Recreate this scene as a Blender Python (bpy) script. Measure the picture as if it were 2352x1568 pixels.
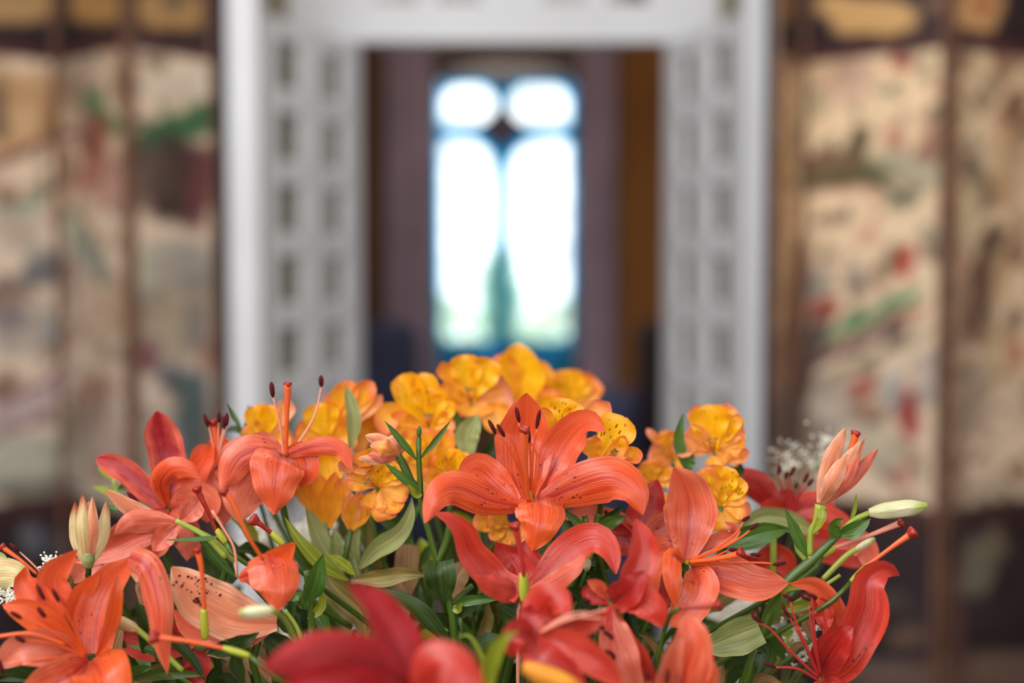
import bpy, math, random
from mathutils import Vector, Matrix
random.seed(7)
for o in list(bpy.data.objects): bpy.data.objects.remove(o)
SC = bpy.context.scene
COL = SC.collection
FX = 2352*50/36.0
CAM = Vector((0, 0, 1.5))
TILT = math.atan(184/FX)
# ---------------------------------------------------------------- camera, world, lights, exposure
cd = bpy.data.cameras.new('camera'); cam = bpy.data.objects.new('camera', cd); COL.objects.link(cam)
cam.location = CAM; cam.rotation_euler = (math.pi/2-TILT, 0, 0)
cd.lens = 50; cd.sensor_width = 36; cd.clip_start = 0.05; cd.clip_end = 200
cd.dof.use_dof = True; cd.dof.focus_distance = 0.955; cd.dof.aperture_fstop = 2.3
SC.camera = cam
SC.view_settings.view_transform = 'Standard'; SC.view_settings.look = 'None'
SC.view_settings.gamma = 1; SC.view_settings.use_curve_mapping = False
SC.view_settings.exposure = 0.0
w = bpy.data.worlds.new('sky'); SC.world = w; w.use_nodes = True
wn = w.node_tree.nodes['Background']; wn.inputs[0].default_value = (0.93, 0.97, 1.0, 1); wn.inputs[1].default_value = 3.2

def area(name, loc, target, size, sizey, power, col):
    l = bpy.data.lights.new(name, 'AREA'); l.shape = 'RECTANGLE'; l.size = size; l.size_y = sizey; l.energy = power; l.color = col
    o = bpy.data.objects.new(name, l); COL.objects.link(o); o.location = loc
    o.rotation_euler = (Vector(target)-Vector(loc)).to_track_quat('-Z', 'Y').to_euler(); return o
area('added_fill', (-1.5, 0.1, 2.9), (0, 1.0, 1.25), 1.3, 1.3, 60, (0.97, 0.98, 1.0))  # added key light for the bouquet; no window stands there
area('added_fill', (2.9, -0.2, 2.3), (0, 1.3, 1.2), 1.4, 1.6, 20, (1.0, 0.98, 0.95))  # added weak fill from the right, no opening in that wall
area('added_fill', (-0.3, -1.9, 2.4), (0.2, 3.9, 1.6), 2.6, 1.2, 76, (0.92, 0.96, 1.0))  # added fill behind the camera, before a solid wall
area('doorway_fill', (0.0, 1.9, 3.2), (0.55, 3.8, 0.9), 1.4, 1.0, 38, (1.0, 0.97, 0.93))  # added to brighten the doorway and screens; no fixture hangs there

# ---------------------------------------------------------------- helpers
Rv = Vector((1, 0, 0)); Fv = Vector((0, math.cos(TILT), -math.sin(TILT))); Uv = Vector((0, math.sin(TILT), math.cos(TILT)))
def at(px, py, Y):
    d = Fv + Rv*((px-1176)/FX) + Uv*((784-py)/FX)
    return CAM + d*(Y/d.y)
def topx(p):
    q = p-CAM; z = q.dot(Fv)
    return 1176+q.dot(Rv)/z*FX, 784-q.dot(Uv)/z*FX
def link(name, me, mat, parent=None):
    o = bpy.data.objects.new(name, me); COL.objects.link(o)
    if mat: me.materials.append(mat)
    if parent: o.parent = parent
    return o
def tag(o, label=None, cat=None, group=None, kind=None):
    if label: o['label'] = label
    if cat: o['category'] = cat
    if group: o['group'] = group
    if kind: o['kind'] = kind
    return o
def empty(name, loc, label=None, cat=None, group=None, kind=None, rz=0):
    o = bpy.data.objects.new(name, None); COL.objects.link(o); o.location = loc; o.rotation_euler = (0, 0, rz)
    o.empty_display_size = 0.02
    return tag(o, label, cat, group, kind)
def mesh(name, V, Fc, smooth=True, uv=None):
    me = bpy.data.meshes.new(name); me.from_pydata([tuple(v) for v in V], [], Fc)
    if uv:
        l = me.uv_layers.new(name='UVMap')
        for lp in me.loops: l.data[lp.index].uv = uv[lp.vertex_index]
    if smooth: me.polygons.foreach_set('use_smooth', [True]*len(me.polygons))
    me.update(); return me
def boxes(name, bl, mat, parent=None, bev=0.0):
    V = []; Fc = []
    for (x0, x1, y0, y1, z0, z1) in bl:
        b = len(V)
        V += [(x0,y0,z0),(x1,y0,z0),(x1,y1,z0),(x0,y1,z0),(x0,y0,z1),(x1,y0,z1),(x1,y1,z1),(x0,y1,z1)]
        Fc += [tuple(b+i for i in f) for f in ((0,3,2,1),(4,5,6,7),(0,1,5,4),(1,2,6,5),(2,3,7,6),(3,0,4,7))]
    o = link(name, mesh(name, V, Fc, False), mat, parent)
    if bev:
        m = o.modifiers.new('bevel', 'BEVEL'); m.width = bev; m.segments = 2
    return o
def srgb(r, g, b):
    f = lambda c: (c/255/12.92 if c/255 <= 0.04045 else ((c/255+0.055)/1.055)**2.4)
    return (f(r), f(g), f(b), 1)

class NT:
    def __init__(s, name):
        s.m = bpy.data.materials.new(name); s.m.use_nodes = True; s.t = s.m.node_tree
        s.b = s.t.nodes['Principled BSDF']; s.out = s.t.nodes['Material Output']
    def n(s, typ, **k):
        x = s.t.nodes.new(typ)
        for a, v in k.items():
            if a[0] == 'i' and a[1:].isdigit(): x.inputs[int(a[1:])].default_value = v
            else: setattr(x, a, v)
        return x
    def l(s, a, b): s.t.links.new(a, b)
    def math(s, op, a, b=None, c=None, clamp=False):
        x = s.t.nodes.new('ShaderNodeMath'); x.operation = op; x.use_clamp = clamp
        for i, v in enumerate((a, b, c)):
            if v is None: continue
            if isinstance(v, (int, float)): x.inputs[i].default_value = v
            else: s.l(v, x.inputs[i])
        return x.outputs[0]
    def mr(s, v, a, b, c=0.0, d=1.0):
        x = s.n('ShaderNodeMapRange', interpolation_type='SMOOTHSTEP'); s.l(v, x.inputs[0])
        for i, k in enumerate((a, b, c, d)): x.inputs[1+i].default_value = k
        return x.outputs[0]
    def mix(s, fac, a, b, blend='MIX'):
        x = s.n('ShaderNodeMix', data_type='RGBA', blend_type=blend)
        for sock, v in ((x.inputs[0], fac), (x.inputs[6], a), (x.inputs[7], b)):
            if isinstance(v, (int, float, tuple)): sock.default_value = v
            else: s.l(v, sock)
        return x.outputs[2]
def plain(name, col, rough=0.6, noise=0.0, scale=8, spec=0.4, bump=0.0):
    t = NT(name); t.b.inputs['Roughness'].default_value = rough; t.b.inputs['Specular IOR Level'].default_value = spec
    c = t.n('ShaderNodeTexCoord'); nz = t.n('ShaderNodeTexNoise'); nz.inputs['Scale'].default_value = scale; nz.inputs['Detail'].default_value = 4
    t.l(c.outputs['Object'], nz.inputs['Vector'])
    dark = tuple(v*(1-noise) for v in col[:3])+(1,); lite = tuple(min(1, v*(1+noise)) for v in col[:3])+(1,)
    t.l(t.mix(t.mr(nz.outputs[0], 0.3, 0.7), dark, lite), t.b.inputs['Base Color'])
    if bump:
        b = t.n('ShaderNodeBump'); b.inputs['Strength'].default_value = bump; b.inputs['Distance'].default_value = 0.002
        t.l(nz.outputs[0], b.inputs['Height']); t.l(b.outputs[0], t.b.inputs['Normal'])
    return t.m
def translucent(t, colsock, fac):
    tr = t.n('ShaderNodeBsdfTranslucent'); mx = t.n('ShaderNodeMixShader'); mx.inputs[0].default_value = fac
    t.l(colsock, tr.inputs[0]); t.l(t.b.outputs[0], mx.inputs[1]); t.l(tr.outputs[0], mx.inputs[2]); t.l(mx.outputs[0], t.out.inputs[0])
def petal_mat(name, base, edge, vein, back, spots=0.5, rough=0.36, midrib=1.0, basecol=None, tipc=None, spec=0.55, tf=0.22):
    """colours vary with petal UV: x across, y along"""
    t = NT(name)
    uv = t.n('ShaderNodeUVMap'); sp = t.n('ShaderNodeSeparateXYZ'); t.l(uv.outputs[0], sp.inputs[0])
    c = t.math('MULTIPLY', t.math('ABSOLUTE', t.math('SUBTRACT', sp.outputs[0], 0.5)), 2.0)
    L = sp.outputs[1]
    oi = t.n('ShaderNodeObjectInfo')
    # long streaks
    cx = t.n('ShaderNodeCombineXYZ'); t.l(t.math('MULTIPLY', sp.outputs[0], 34.0), cx.inputs[0]); t.l(t.math('MULTIPLY', L, 2.2), cx.inputs[1]); t.l(t.math('MULTIPLY', oi.outputs['Random'], 50.0), cx.inputs[2])
    nz = t.n('ShaderNodeTexNoise'); nz.inputs['Scale'].default_value = 1.0; nz.inputs['Detail'].default_value = 3; t.l(cx.outputs[0], nz.inputs['Vector'])
    # blotches
    cb = t.n('ShaderNodeCombineXYZ'); t.l(t.math('MULTIPLY', sp.outputs[0], 3.0), cb.inputs[0]); t.l(t.math('MULTIPLY', L, 5.0), cb.inputs[1]); t.l(t.math('MULTIPLY', oi.outputs['Random'], 31.0), cb.inputs[2])
    n2 = t.n('ShaderNodeTexNoise'); n2.inputs['Scale'].default_value = 1.0; n2.inputs['Detail'].default_value = 3; t.l(cb.outputs[0], n2.inputs['Vector'])
    col = t.mix(t.mr(t.math('ADD', c, t.math('MULTIPLY', t.math('SUBTRACT', n2.outputs[0], 0.5), 1.4)), 0.15, 1.0), base, edge)
    if basecol: col = t.mix(t.mr(L, 0.45, 0.05), col, basecol)
    if tipc: col = t.mix(t.mr(t.math('ADD', L, t.math('MULTIPLY', c, 0.12)), 0.72, 1.02), col, tipc)
    vs = t.math('MULTIPLY', t.mr(nz.outputs[0], 0.56, 0.40), t.mr(L, 1.0, 0.35, 0.25, 0.9))
    col = t.mix(t.math('MULTIPLY', vs, 0.72), col, vein)
    mid = t.math('MULTIPLY', t.mr(c, 0.13, 0.0), t.mr(L, 0.95, 0.3))
    mid2 = t.math('MULTIPLY', t.mr(c, 0.5, 0.0), t.mr(L, 0.5, 0.05))
    col = t.mix(t.math('MULTIPLY', t.math('ADD', t.math('MULTIPLY', mid, 0.6), t.math('MULTIPLY', mid2, 0.45)), midrib), col, vein)
    col = t.mix(t.mr(oi.outputs['Random'], 0, 1, 0, 0.22), col, back)
    if spots:
        cs = t.n('ShaderNodeCombineXYZ'); t.l(t.math('MULTIPLY', sp.outputs[0], 9.0), cs.inputs[0]); t.l(t.math('MULTIPLY', L, 17.0), cs.inputs[1]); t.l(t.math('MULTIPLY', oi.outputs['Random'], 9.0), cs.inputs[2])
        vo = t.n('ShaderNodeTexVoronoi'); vo.inputs['Scale'].default_value = 1; t.l(cs.outputs[0], vo.inputs['Vector'])
        m = t.math('MULTIPLY', t.mr(vo.outputs['Distance'], 0.27, 0.18), t.math('MULTIPLY', t.mr(L, 0.42, 0.32), t.mr(L, 0.06, 0.12)))
        m = t.math('MULTIPLY', m, t.math('MULTIPLY', t.mr(c, 0.1, 0.3), t.mr(c, 0.95, 0.7)))
        col = t.mix(t.math('MULTIPLY', m, spots), col, (0.05, 0.008, 0.01, 1))
    ge = t.n('ShaderNodeNewGeometry')
    col = t.mix(t.math('MULTIPLY', ge.outputs['Backfacing'], 0.35), col, back)
    t.l(col, t.b.inputs['Base Color']); t.b.inputs['Roughness'].default_value = rough; t.b.inputs['Specular IOR Level'].default_value = spec
    t.b.inputs['Sheen Weight'].default_value = 0.12
    bp = t.n('ShaderNodeBump'); bp.inputs['Strength'].default_value = 0.35; bp.inputs['Distance'].default_value = 0.0012
    t.l(t.math('ADD', nz.outputs[0], t.math('MULTIPLY', n2.outputs[0], 1.5)), bp.inputs['Height']); t.l(bp.outputs[0], t.b.inputs['Normal'])
    translucent(t, col, tf)
    return t.m
def stripe_mat(name, base, edge, dash=0.9, tipc=None):
    t = NT(name)
    uv = t.n('ShaderNodeUVMap'); sp = t.n('ShaderNodeSeparateXYZ'); t.l(uv.outputs[0], sp.inputs[0]); L = sp.outputs[1]
    c = t.math('MULTIPLY', t.math('ABSOLUTE', t.math('SUBTRACT', sp.outputs[0], 0.5)), 2.0)
    oi = t.n('ShaderNodeObjectInfo')
    fan = t.math('ADD', t.math('MULTIPLY', t.math('SUBTRACT', sp.outputs[0], 0.5), 10.0), 20.0)
    cs = t.n('ShaderNodeCombineXYZ'); t.l(fan, cs.inputs[0]); t.l(t.math('MULTIPLY', L, 4.6), cs.inputs[1]); t.l(t.math('MULTIPLY', oi.outputs['Random'], 9.0), cs.inputs[2])
    vo = t.n('ShaderNodeTexVoronoi'); vo.inputs['Scale'].default_value = 1; vo.inputs['Randomness'].default_value = 0.75; t.l(cs.outputs[0], vo.inputs['Vector'])
    m = t.math('MULTIPLY', t.mr(vo.outputs['Distance'], 0.27, 0.17), t.math('MULTIPLY', t.mr(L, 0.25, 0.4), t.mr(L, 0.95, 0.86)))
    col = t.mix(t.mr(t.math('ADD', L, t.math('MULTIPLY', c, 0.2)), 0.75, 1.1), base, edge)
    if tipc: col = t.mix(t.mr(L, 0.86, 1.0), col, tipc)
    col = t.mix(t.math('MULTIPLY', m, dash), col, (0.10, 0.012, 0.008, 1))
    t.l(col, t.b.inputs['Base Color']); t.b.inputs['Roughness'].default_value = 0.45
    translucent(t, col, 0.3); return t.m
def leaf_mat(name, a, b, rough=0.38, spec=0.5):
    t = NT(name)
    uv = t.n('ShaderNodeUVMap'); sp = t.n('ShaderNodeSeparateXYZ'); t.l(uv.outputs[0], sp.inputs[0])
    oi = t.n('ShaderNodeObjectInfo')
    cx = t.n('ShaderNodeCombineXYZ'); t.l(t.math('MULTIPLY', sp.outputs[0], 14.0), cx.inputs[0]); t.l(t.math('MULTIPLY', sp.outputs[1], 1.6), cx.inputs[1]); t.l(t.math('MULTIPLY', oi.outputs['Random'], 40.0), cx.inputs[2])
    nz = t.n('ShaderNodeTexNoise'); nz.inputs['Scale'].default_value = 1; nz.inputs['Detail'].default_value = 3; t.l(cx.outputs[0], nz.inputs['Vector'])
    c = t.math('MULTIPLY', t.math('ABSOLUTE', t.math('SUBTRACT', sp.outputs[0], 0.5)), 2.0)
    col = t.mix(t.mr(nz.outputs[0], 0.35, 0.65), a, b)
    col = t.mix(t.math('MULTIPLY', t.mr(c, 0.12, 0.0), 0.5), col, tuple(min(1, v*1.7) for v in b[:3])+(1,))
    col = t.mix(t.mr(oi.outputs['Random'], 0, 1, 0, 0.35), col, b)
    t.l(col, t.b.inputs['Base Color']); t.b.inputs['Roughness'].default_value = rough; t.b.inputs['Specular IOR Level'].default_value = spec
    bp = t.n('ShaderNodeBump'); bp.inputs['Strength'].default_value = 0.3; bp.inputs['Distance'].default_value = 0.0008
    t.l(nz.outputs[0], bp.inputs['Height']); t.l(bp.outputs[0], t.b.inputs['Normal'])
    translucent(t, col, 0.18); return t.m

S = srgb
M = {}
M['orange'] = petal_mat('lily_orange', S(222,80,26), S(226,92,44), S(176,30,14), S(232,118,84), 0.95, midrib=1.4)
M['bright'] = petal_mat('lily_bright_orange', S(226,82,16), S(230,98,28), S(190,44,12), S(232,110,60), 0.5)
M['coral'] = petal_mat('lily_coral', S(218,84,44), S(228,112,76), S(170,24,20), S(232,134,106), 0.9, midrib=1.5)
M['salmon'] = petal_mat('lily_salmon', S(210,96,64), S(226,122,94), S(180,50,36), S(232,140,114), 0.5)
M['red'] = petal_mat('lily_red', S(196,40,20), S(208,58,34), S(142,12,10), S(214,86,64), 0.8)
M['deepred'] = petal_mat('lily_deep_red', S(176,24,16), S(192,40,26), S(116,8,8), S(204,66,50), 0.6)
M['crimson'] = petal_mat('lily_crimson', S(150,12,16), S(168,20,24), S(92,4,6), S(176,30,44), 0.0, rough=.5, spec=.25, tf=.15)
M['throat'] = petal_mat('lily_crimson_throat', S(168,20,36), S(236,112,88), S(120,8,20), S(226,90,80), 0.0, midrib=1.3)
M['wilted'] = petal_mat('lily_wilted', S(222,128,84), S(236,176,140), S(186,86,50), S(238,190,150), 0.0, rough=0.6)
M['cream_petal'] = petal_mat('lily_bud_cream', S(222,212,150), S(216,196,140), S(196,128,70), S(232,226,180), 0.0, rough=0.5, tipc=S(176,70,40))
M['bud'] = petal_mat('bud_cream', S(228,222,176), S(236,230,196), S(196,196,120), S(232,228,190), 0.0, rough=0.45, tipc=S(170,190,80), midrib=0.7)
M['a_in'] = stripe_mat('alstroemeria_inner', S(250,188,16), S(244,166,22))
M['a_in_soft'] = stripe_mat('alstroemeria_inner_soft', S(250,186,12), S(242,160,20), 0.35)
M['a_out'] = petal_mat('alstroemeria_outer', S(246,172,28), S(243,158,36), S(228,128,18), S(242,166,60), 0.0, tipc=S(228,112,44), midrib=0.4)
M['a_pink'] = petal_mat('alstroemeria_peach', S(243,160,60), S(240,156,84), S(214,100,40), S(240,170,120), 0.0, tipc=S(230,132,104), midrib=0.4)
M['g_dark'] = leaf_mat('leaf_dark', S(32,50,16), S(56,76,26), 0.45, 0.3)
M['g_mid'] = leaf_mat('leaf_mid', S(50,86,24), S(80,114,36))
M['g_pale'] = leaf_mat('leaf_pale', S(122,134,74), S(156,158,98), 0.5)
M['g_olive'] = leaf_mat('leaf_olive', S(104,92,38), S(140,120,60), 0.55)
M['g_tan'] = leaf_mat('leaf_tan', S(132,96,58), S(160,122,80), 0.6)
M['g_yel'] = leaf_mat('leaf_yellow_green', S(112,126,22), S(150,156,40))
M['stem'] = leaf_mat('stem_green', S(50,78,20), S(82,106,34), 0.35)
M['stem_y'] = leaf_mat('stem_yellow', S(140,160,50), S(170,180,70), 0.4)
M['ovary'] = leaf_mat('ovary_yellow_green', S(190,188,60), S(170,176,50), 0.35)
M['fil_o'] = plain('filament_orange', S(222,92,42), 0.35, 0.1)
M['fil_p'] = plain('filament_pink', S(224,140,116), 0.4, 0.1)
M['fil_r'] = plain('filament_red', S(186,50,48), 0.4, 0.1)
M['anther'] = plain('anther_maroon', S(84,16,20), 0.85, 0.4, 900, 0.2, 0.8)
M['stigma'] = plain('stigma_red', S(150,36,22), 0.4, 0.25, 300)
M['floret'] = plain('floret_white', S(226,222,206), 0.7, 0.08, 300)
M['twig'] = plain('twig', S(120,130,80), 0.6, 0.1)

PROF = {
 'lily': [(0,.20),(.12,.34),(.3,.74),(.5,1),(.68,.98),(.84,.68),(.94,.32),(1,.02)],
 'wide': [(0,.30),(.15,.6),(.35,.95),(.55,1),(.75,.8),(.9,.45),(1,.03)],
 'base': [(0,.85),(.2,.98),(.45,1),(.7,.75),(.88,.4),(1,.03)],
 'slim': [(0,.4),(.2,.8),(.5,1),(.75,.8),(.92,.4),(1,.04)],
 'spat': [(0,.14),(.25,.36),(.5,.8),(.72,1),(.88,.92),(.96,.62),(1,.18)],
 'tongue': [(0,.6),(.3,.95),(.6,1),(.8,.9),(.93,.6),(1,.12)],
 'leaf': [(0,.15),(.15,.6),(.38,1),(.6,.9),(.82,.5),(1,.02)],
 'bud': [(0,.45),(.1,.8),(.3,1),(.65,1),(.87,.8),(.96,.5),(1,.2)],
}
def pv(prof, t):
    P = PROF[prof]
    for i in range(len(P)-1):
        if t <= P[i+1][0]:
            a, b = P[i], P[i+1]; k = (t-a[0])/(b[0]-a[0])
            m0 = (b[1]-P[i-1][1])/(b[0]-P[i-1][0]) if i else (b[1]-a[1])/(b[0]-a[0])
            m1 = (P[i+2][1]-a[1])/(P[i+2][0]-a[0]) if i+2 < len(P) else (b[1]-a[1])/(b[0]-a[0])
            h = b[0]-a[0]
            return max(0.0, (2*k**3-3*k*k+1)*a[1]+(k**3-2*k*k+k)*h*m0+(3*k*k-2*k**3)*b[1]+(k**3-k*k)*h*m1)
    return P[-1][1]
def crom(pts, n):
    if len(pts) == 2: pts = [pts[0], (pts[0]+pts[1])/2, pts[1]]
    q = [pts[0]*2-pts[1]]+list(pts)+[pts[-1]*2-pts[-2]]
    dense = []
    for i in range(1, len(q)-2):
        for k in range(16):
            t = k/16.0; a, b, c, d = q[i-1:i+3]
            dense.append(0.5*((2*b)+(c-a)*t+(2*a-5*b+4*c-d)*t*t+(3*b-a-3*c+d)*t**3))
    dense.append(q[-2])
    cum = [0]
    for i in range(1, len(dense)): cum.append(cum[-1]+(dense[i]-dense[i-1]).length)
    out = []; j = 0
    for i in range(n+1):
        s = cum[-1]*i/n
        while j < len(cum)-2 and cum[j+1] < s: j += 1
        seg = cum[j+1]-cum[j]; out.append(dense[j].lerp(dense[j+1], (s-cum[j])/seg if seg else 0))
    return out
def petal(name, parent, pts, w, mat, Y=0.95, prof='lily', roll=0, cup=0.18, ruf=0.025, nv=22, nu=10, keel=0.03, rng=None, off=None):
    """pts: (px, py, dz cm) -> real 3D spine; w in pixels of the photo at the spine's depth"""
    rng = rng or random
    P3 = [at(p[0], p[1], Y+(p[2] if len(p) > 2 else 0)*0.01) for p in pts]
    return petal3(name, parent, P3, w*(sum(p.y for p in P3)/len(P3))/FX, mat, prof, roll, cup, ruf, nv, nu, keel, rng)
def petal3(name, parent, P3, wm, mat, prof='lily', roll=0, cup=0.18, ruf=0.025, nv=22, nu=10, keel=0.03, rng=random, view=None):
    sp = crom(P3, nv); root = parent
    while root.parent: root = root.parent
    org = root.location
    r0, r1 = roll if isinstance(roll, tuple) else (roll, roll)
    chord = (sp[-1]-sp[0]).normalized()
    V = []; UV = []; ph = rng.uniform(0, 6.28); ph2 = rng.uniform(0, 6.28); f1 = rng.uniform(2.2, 3.6)
    for i, p in enumerate(sp):
        t = i/nv
        T = (sp[min(i+1, nv)]-sp[max(i-1, 0)]).normalized()
        vd = (view if view is not None else (CAM-p)).normalized()
        W = T.cross(vd); cw = chord.cross(vd)
        if W.dot(cw) < 0 and W.length < 0.35: W = -W
        W = W+0.2*cw*(1 if W.dot(cw) >= 0 else 0); W = (W-T*W.dot(T))
        if W.length < 1e-5: W = T.orthogonal()
        W.normalize(); N = W.cross(T).normalized()
        if N.dot(vd) < 0: N = -N
        a = math.radians(r0+(r1-r0)*t); R = Matrix.Rotation(a, 3, T); W = R @ W; N = R @ N
        k = pv(prof, t)
        for j in range(nu+1):
            v = j/nu*2-1
            h = cup*wm*k*(v*v) - keel*wm*math.exp(-(v/0.16)**2)*min(1, 2*(1-t)) \
                + ruf*wm*1.6*(v*v)*math.sin(t*f1*6.28+ph+(1.3 if v > 0 else 0)) + ruf*wm*0.4*math.sin(t*9+ph2+v*5)
            ww = wm*0.5*k*v*(1+0.03*math.sin(t*17+ph2+(2 if v > 0 else 0)))
            V.append(p+W*ww+N*h-org); UV.append((j/nu, t))
    Fc = [(i*(nu+1)+j, i*(nu+1)+j+1, (i+1)*(nu+1)+j+1, (i+1)*(nu+1)+j) for i in range(nv) for j in range(nu)]
    me = mesh(name, V, Fc, True, UV)
    return link(name, me, mat, parent)
def tube3(name, parent, P3, rad, mat, n=8, seg=14):
    sp = crom(P3, seg); V = []; UV = []; root = parent
    if root is not None:
        while root.parent: root = root.parent
    org = root.location if root is not None else Vector((0, 0, 0))
    T = (sp[1]-sp[0]).normalized(); X = T.orthogonal().normalized()
    nr = len(rad)
    for i, p in enumerate(sp):
        t = i/seg; T = (sp[min(i+1, seg)]-sp[max(i-1, 0)]).normalized()
        X = (X-T*X.dot(T)).normalized(); Yv = T.cross(X)
        q = t*(nr-1); k = min(int(q), nr-2); r = rad[k]+(rad[k+1]-rad[k])*(q-k)
        for j in range(n):
            a = 6.2832*j/n; V.append(p+(X*math.cos(a)+Yv*math.sin(a))*r-org); UV.append((j/n, t))
    Fc = [(i*n+j, i*n+(j+1) % n, (i+1)*n+(j+1) % n, (i+1)*n+j) for i in range(seg) for j in range(n)]
    Fc += [tuple(range(n))[::-1], tuple(seg*n+j for j in range(n))]
    return link(name, mesh(name, V, Fc, True, UV), mat, parent)
def tube(name, parent, pts, radpx, mat, Y=0.95, n=8, seg=14):
    P3 = [at(p[0], p[1], Y+(p[2] if len(p) > 2 else 0)*0.01) for p in pts]
    s = P3[0].y/FX
    return tube3(name, parent, P3, [r*s for r in radpx], mat, n, seg)
VASE = Vector((0.0, 1.07, 1.05))
def stem_to_vase(parent, p, r=0.0028, mat='stem', sag=None, dirn=None):
    rr = random.Random(int(p.x*1e5)); 
    end = VASE+Vector((rr.uniform(-.05, .05), rr.uniform(-.05, .05), 0))
    c1 = p+Vector((0, 0.01, -0.05)) if dirn is None else p+dirn
    mid = c1.lerp(end, 0.5)+Vector((0, 0.02, -0.01))
    low = end+Vector((0, 0, -0.18)); low.x *= 0.6
    return tube3('stem', parent, [p, c1, mid, end, low], [r*.9, r, r*1.1, r*1.2, r*1.2], M[mat], 8, 22)
def stamen(parent, Y, pts, an, fil='fil_o', fr=3.2, ar=5.5, curl=0.0):
    """pts filament path; an = anther end points (x0,y0,x1,y1) crossing the filament tip"""
    f = tube('stamen', parent, pts, [fr, fr*.9, fr*.75, fr*.5], M[fil], Y)
    dz = pts[-1][2] if len(pts[-1]) > 2 else 0
    x0, y0, x1, y1 = an; mx = (x0+x1)/2+curl; my = (y0+y1)/2
    tube('anther', f, [(x0, y0, dz-.1), (mx, my, dz-.25), (x1, y1, dz-.1)], [ar*.35, ar*.9, ar, ar*.95, ar*.9, ar*.35], M['anther'], Y, 8, 12)
    return f
def pistil(parent, Y, pts, style='fil_o', r=6, stig=12, ovary=None, stigm='stigma'):
    """style path from the ovary to the stigma"""
    s = tube('pistil', parent, pts, [r*.8, r*.75, r*.8, r*1.05, r*1.35], M[style], Y, 9, 16)
    a = Vector(pts[-2][:2]); b = Vector(pts[-1][:2]); d = (b-a).normalized(); pr = Vector((-d.y, d.x))
    dz = pts[-1][2] if len(pts[-1]) > 2 else 0
    # three lobed head
    V = []; Fc = []; n = 18; c3 = at(b.x, b.y, Y+dz*.01); ax = (c3-at(a.x, a.y, Y+(pts[-2][2] if len(pts[-2]) > 2 else 0)*.01)).normalized()
    X = ax.orthogonal().normalized(); Z = ax.cross(X); root = parent
    while root.parent: root = root.parent
    u = stig*c3.y/FX
    for (h, k) in ((-1.1, .55), (-.5, .85), (0, 1.05), (.35, .95), (.45, .5), (.3, .05)):
        for j in range(n):
            an = 6.2832*j/n; rr = u*k*(1+.16*math.cos(3*an)*min(1, k))
            V.append(c3+ax*h*u+(X*math.cos(an)+Z*math.sin(an))*rr-root.location)
    for i in range(5):
        for j in range(n): Fc.append((i*n+j, i*n+(j+1) % n, (i+1)*n+(j+1) % n, (i+1)*n+j))
    link('stigma', mesh('stigma', V, Fc), M[stigm], s)
    if ovary: tube('ovary', s, ovary[0], [ovary[1]*.75, ovary[1], ovary[1]*1.05, ovary[1], ovary[1]*.8], M['ovary'], Y, 7, 10)
    return s
def bloom(name, label, cat, Y, base, mat, petals, stem=True, defprof='lily', **kw):
    b = at(base[0], base[1], Y+(base[2] if len(base) > 2 else 0)*.01)
    root = empty(name, b, label, cat, kw.get('group'))
    rng = random.Random(int(base[0]*7+base[1]))
    for q in petals:
        pts, wd = q[0], q[1]; o = dict(q[2]) if len(q) > 2 else {}
        m = M[o.pop('m', mat)]; o.setdefault('prof', defprof)
        petal('petal', root, pts, wd, m, Y, rng=rng, **o)
    if stem: stem_to_vase(root, b+Vector((0, .004, 0)), dirn=kw.get('dirn'))
    return root
def leaf(root, pts, w, mat='g_mid', Y=0.95, roll=20, cup=0.15, **k):
    k.setdefault('prof', 'leaf'); k.setdefault('nu', 6); k.setdefault('nv', 14)
    return petal('leaf', root, pts, w, M[mat], Y, roll=roll, cup=cup, ruf=k.pop('ruf', 0.03), keel=0.05, **k)
# ================================================================ THE SETTING
def struct(o, label=None): o['kind'] = 'structure'; return o
white = plain('painted_wood_white', S(222,224,228), 0.45, 0.03, 3)
wallm = plain('wall_paint_mauve', S(72,62,76), 0.8, 0.12, 2)
plaster = plain('reveal_plaster', S(160,150,122), 0.8, 0.08, 2)
brown = plain('far_wall_brown', S(112,78,56), 0.8, 0.12, 1.5)
ochre = plain('far_wall_ochre', S(150,98,46), 0.8, 0.1, 1.5)
lacq = plain('black_lacquer', S(38,26,30), 0.35, 0.35, 6)
lacqbr = plain('brown_lacquer', S(112,80,62), 0.4, 0.3, 5)
floorm = plain('floor_boards', S(110,84,66), 0.5, 0.2, 3)

# floor boards of both rooms
def floor_boards():
    fl = empty('floor', (0, 0, 0)); struct(fl)
    rr = random.Random(3)
    V = []; Fc = []
    bm_ = []
    for i in range(44):
        x0 = -3.6+i*.165
        bm_.append((x0+.002, x0+.163, -2.3, 8.2, -.03+rr.uniform(-.001, .001), rr.uniform(-.001, .001)))
    for b in bm_: boxes('plank', [b], floorm, fl)
    return fl
floor_boards()
# wall of the near room, around the doorway
YW = 4.0
def wz(py, Y): return at(0, py, Y).z
def wx(px, Y): return at(px, 700, Y).x
x_l0, x_l1 = wx(541, 3.9), wx(599, 3.9); x_r0, x_r1 = wx(1706, 3.9), wx(1766, 3.9)
struct(boxes('wall_back', [(-3.6, x_l0+.01, YW, YW+.1, 0, 3.4), (x_r1-.01, 3.6, YW, YW+.1, 0, 3.4)], wallm))
roomw = plain('room_plaster', S(214,206,196), 0.85, 0.04, 2)
struct(boxes('wall_left.001', [(-3.7, -3.6, -2.3, 4.1, 0, 3.4)], roomw)); struct(boxes('wall_right.001', [(3.6, 3.7, -2.3, 4.1, 0, 3.4)], roomw))
struct(boxes('wall_front', [(-3.7, 3.7, -2.4, -2.3, 0, 3.4)], roomw)); struct(boxes('ceiling.002', [(-3.7, 3.7, -2.4, 4.1, 3.4, 3.5)], roomw))
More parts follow.
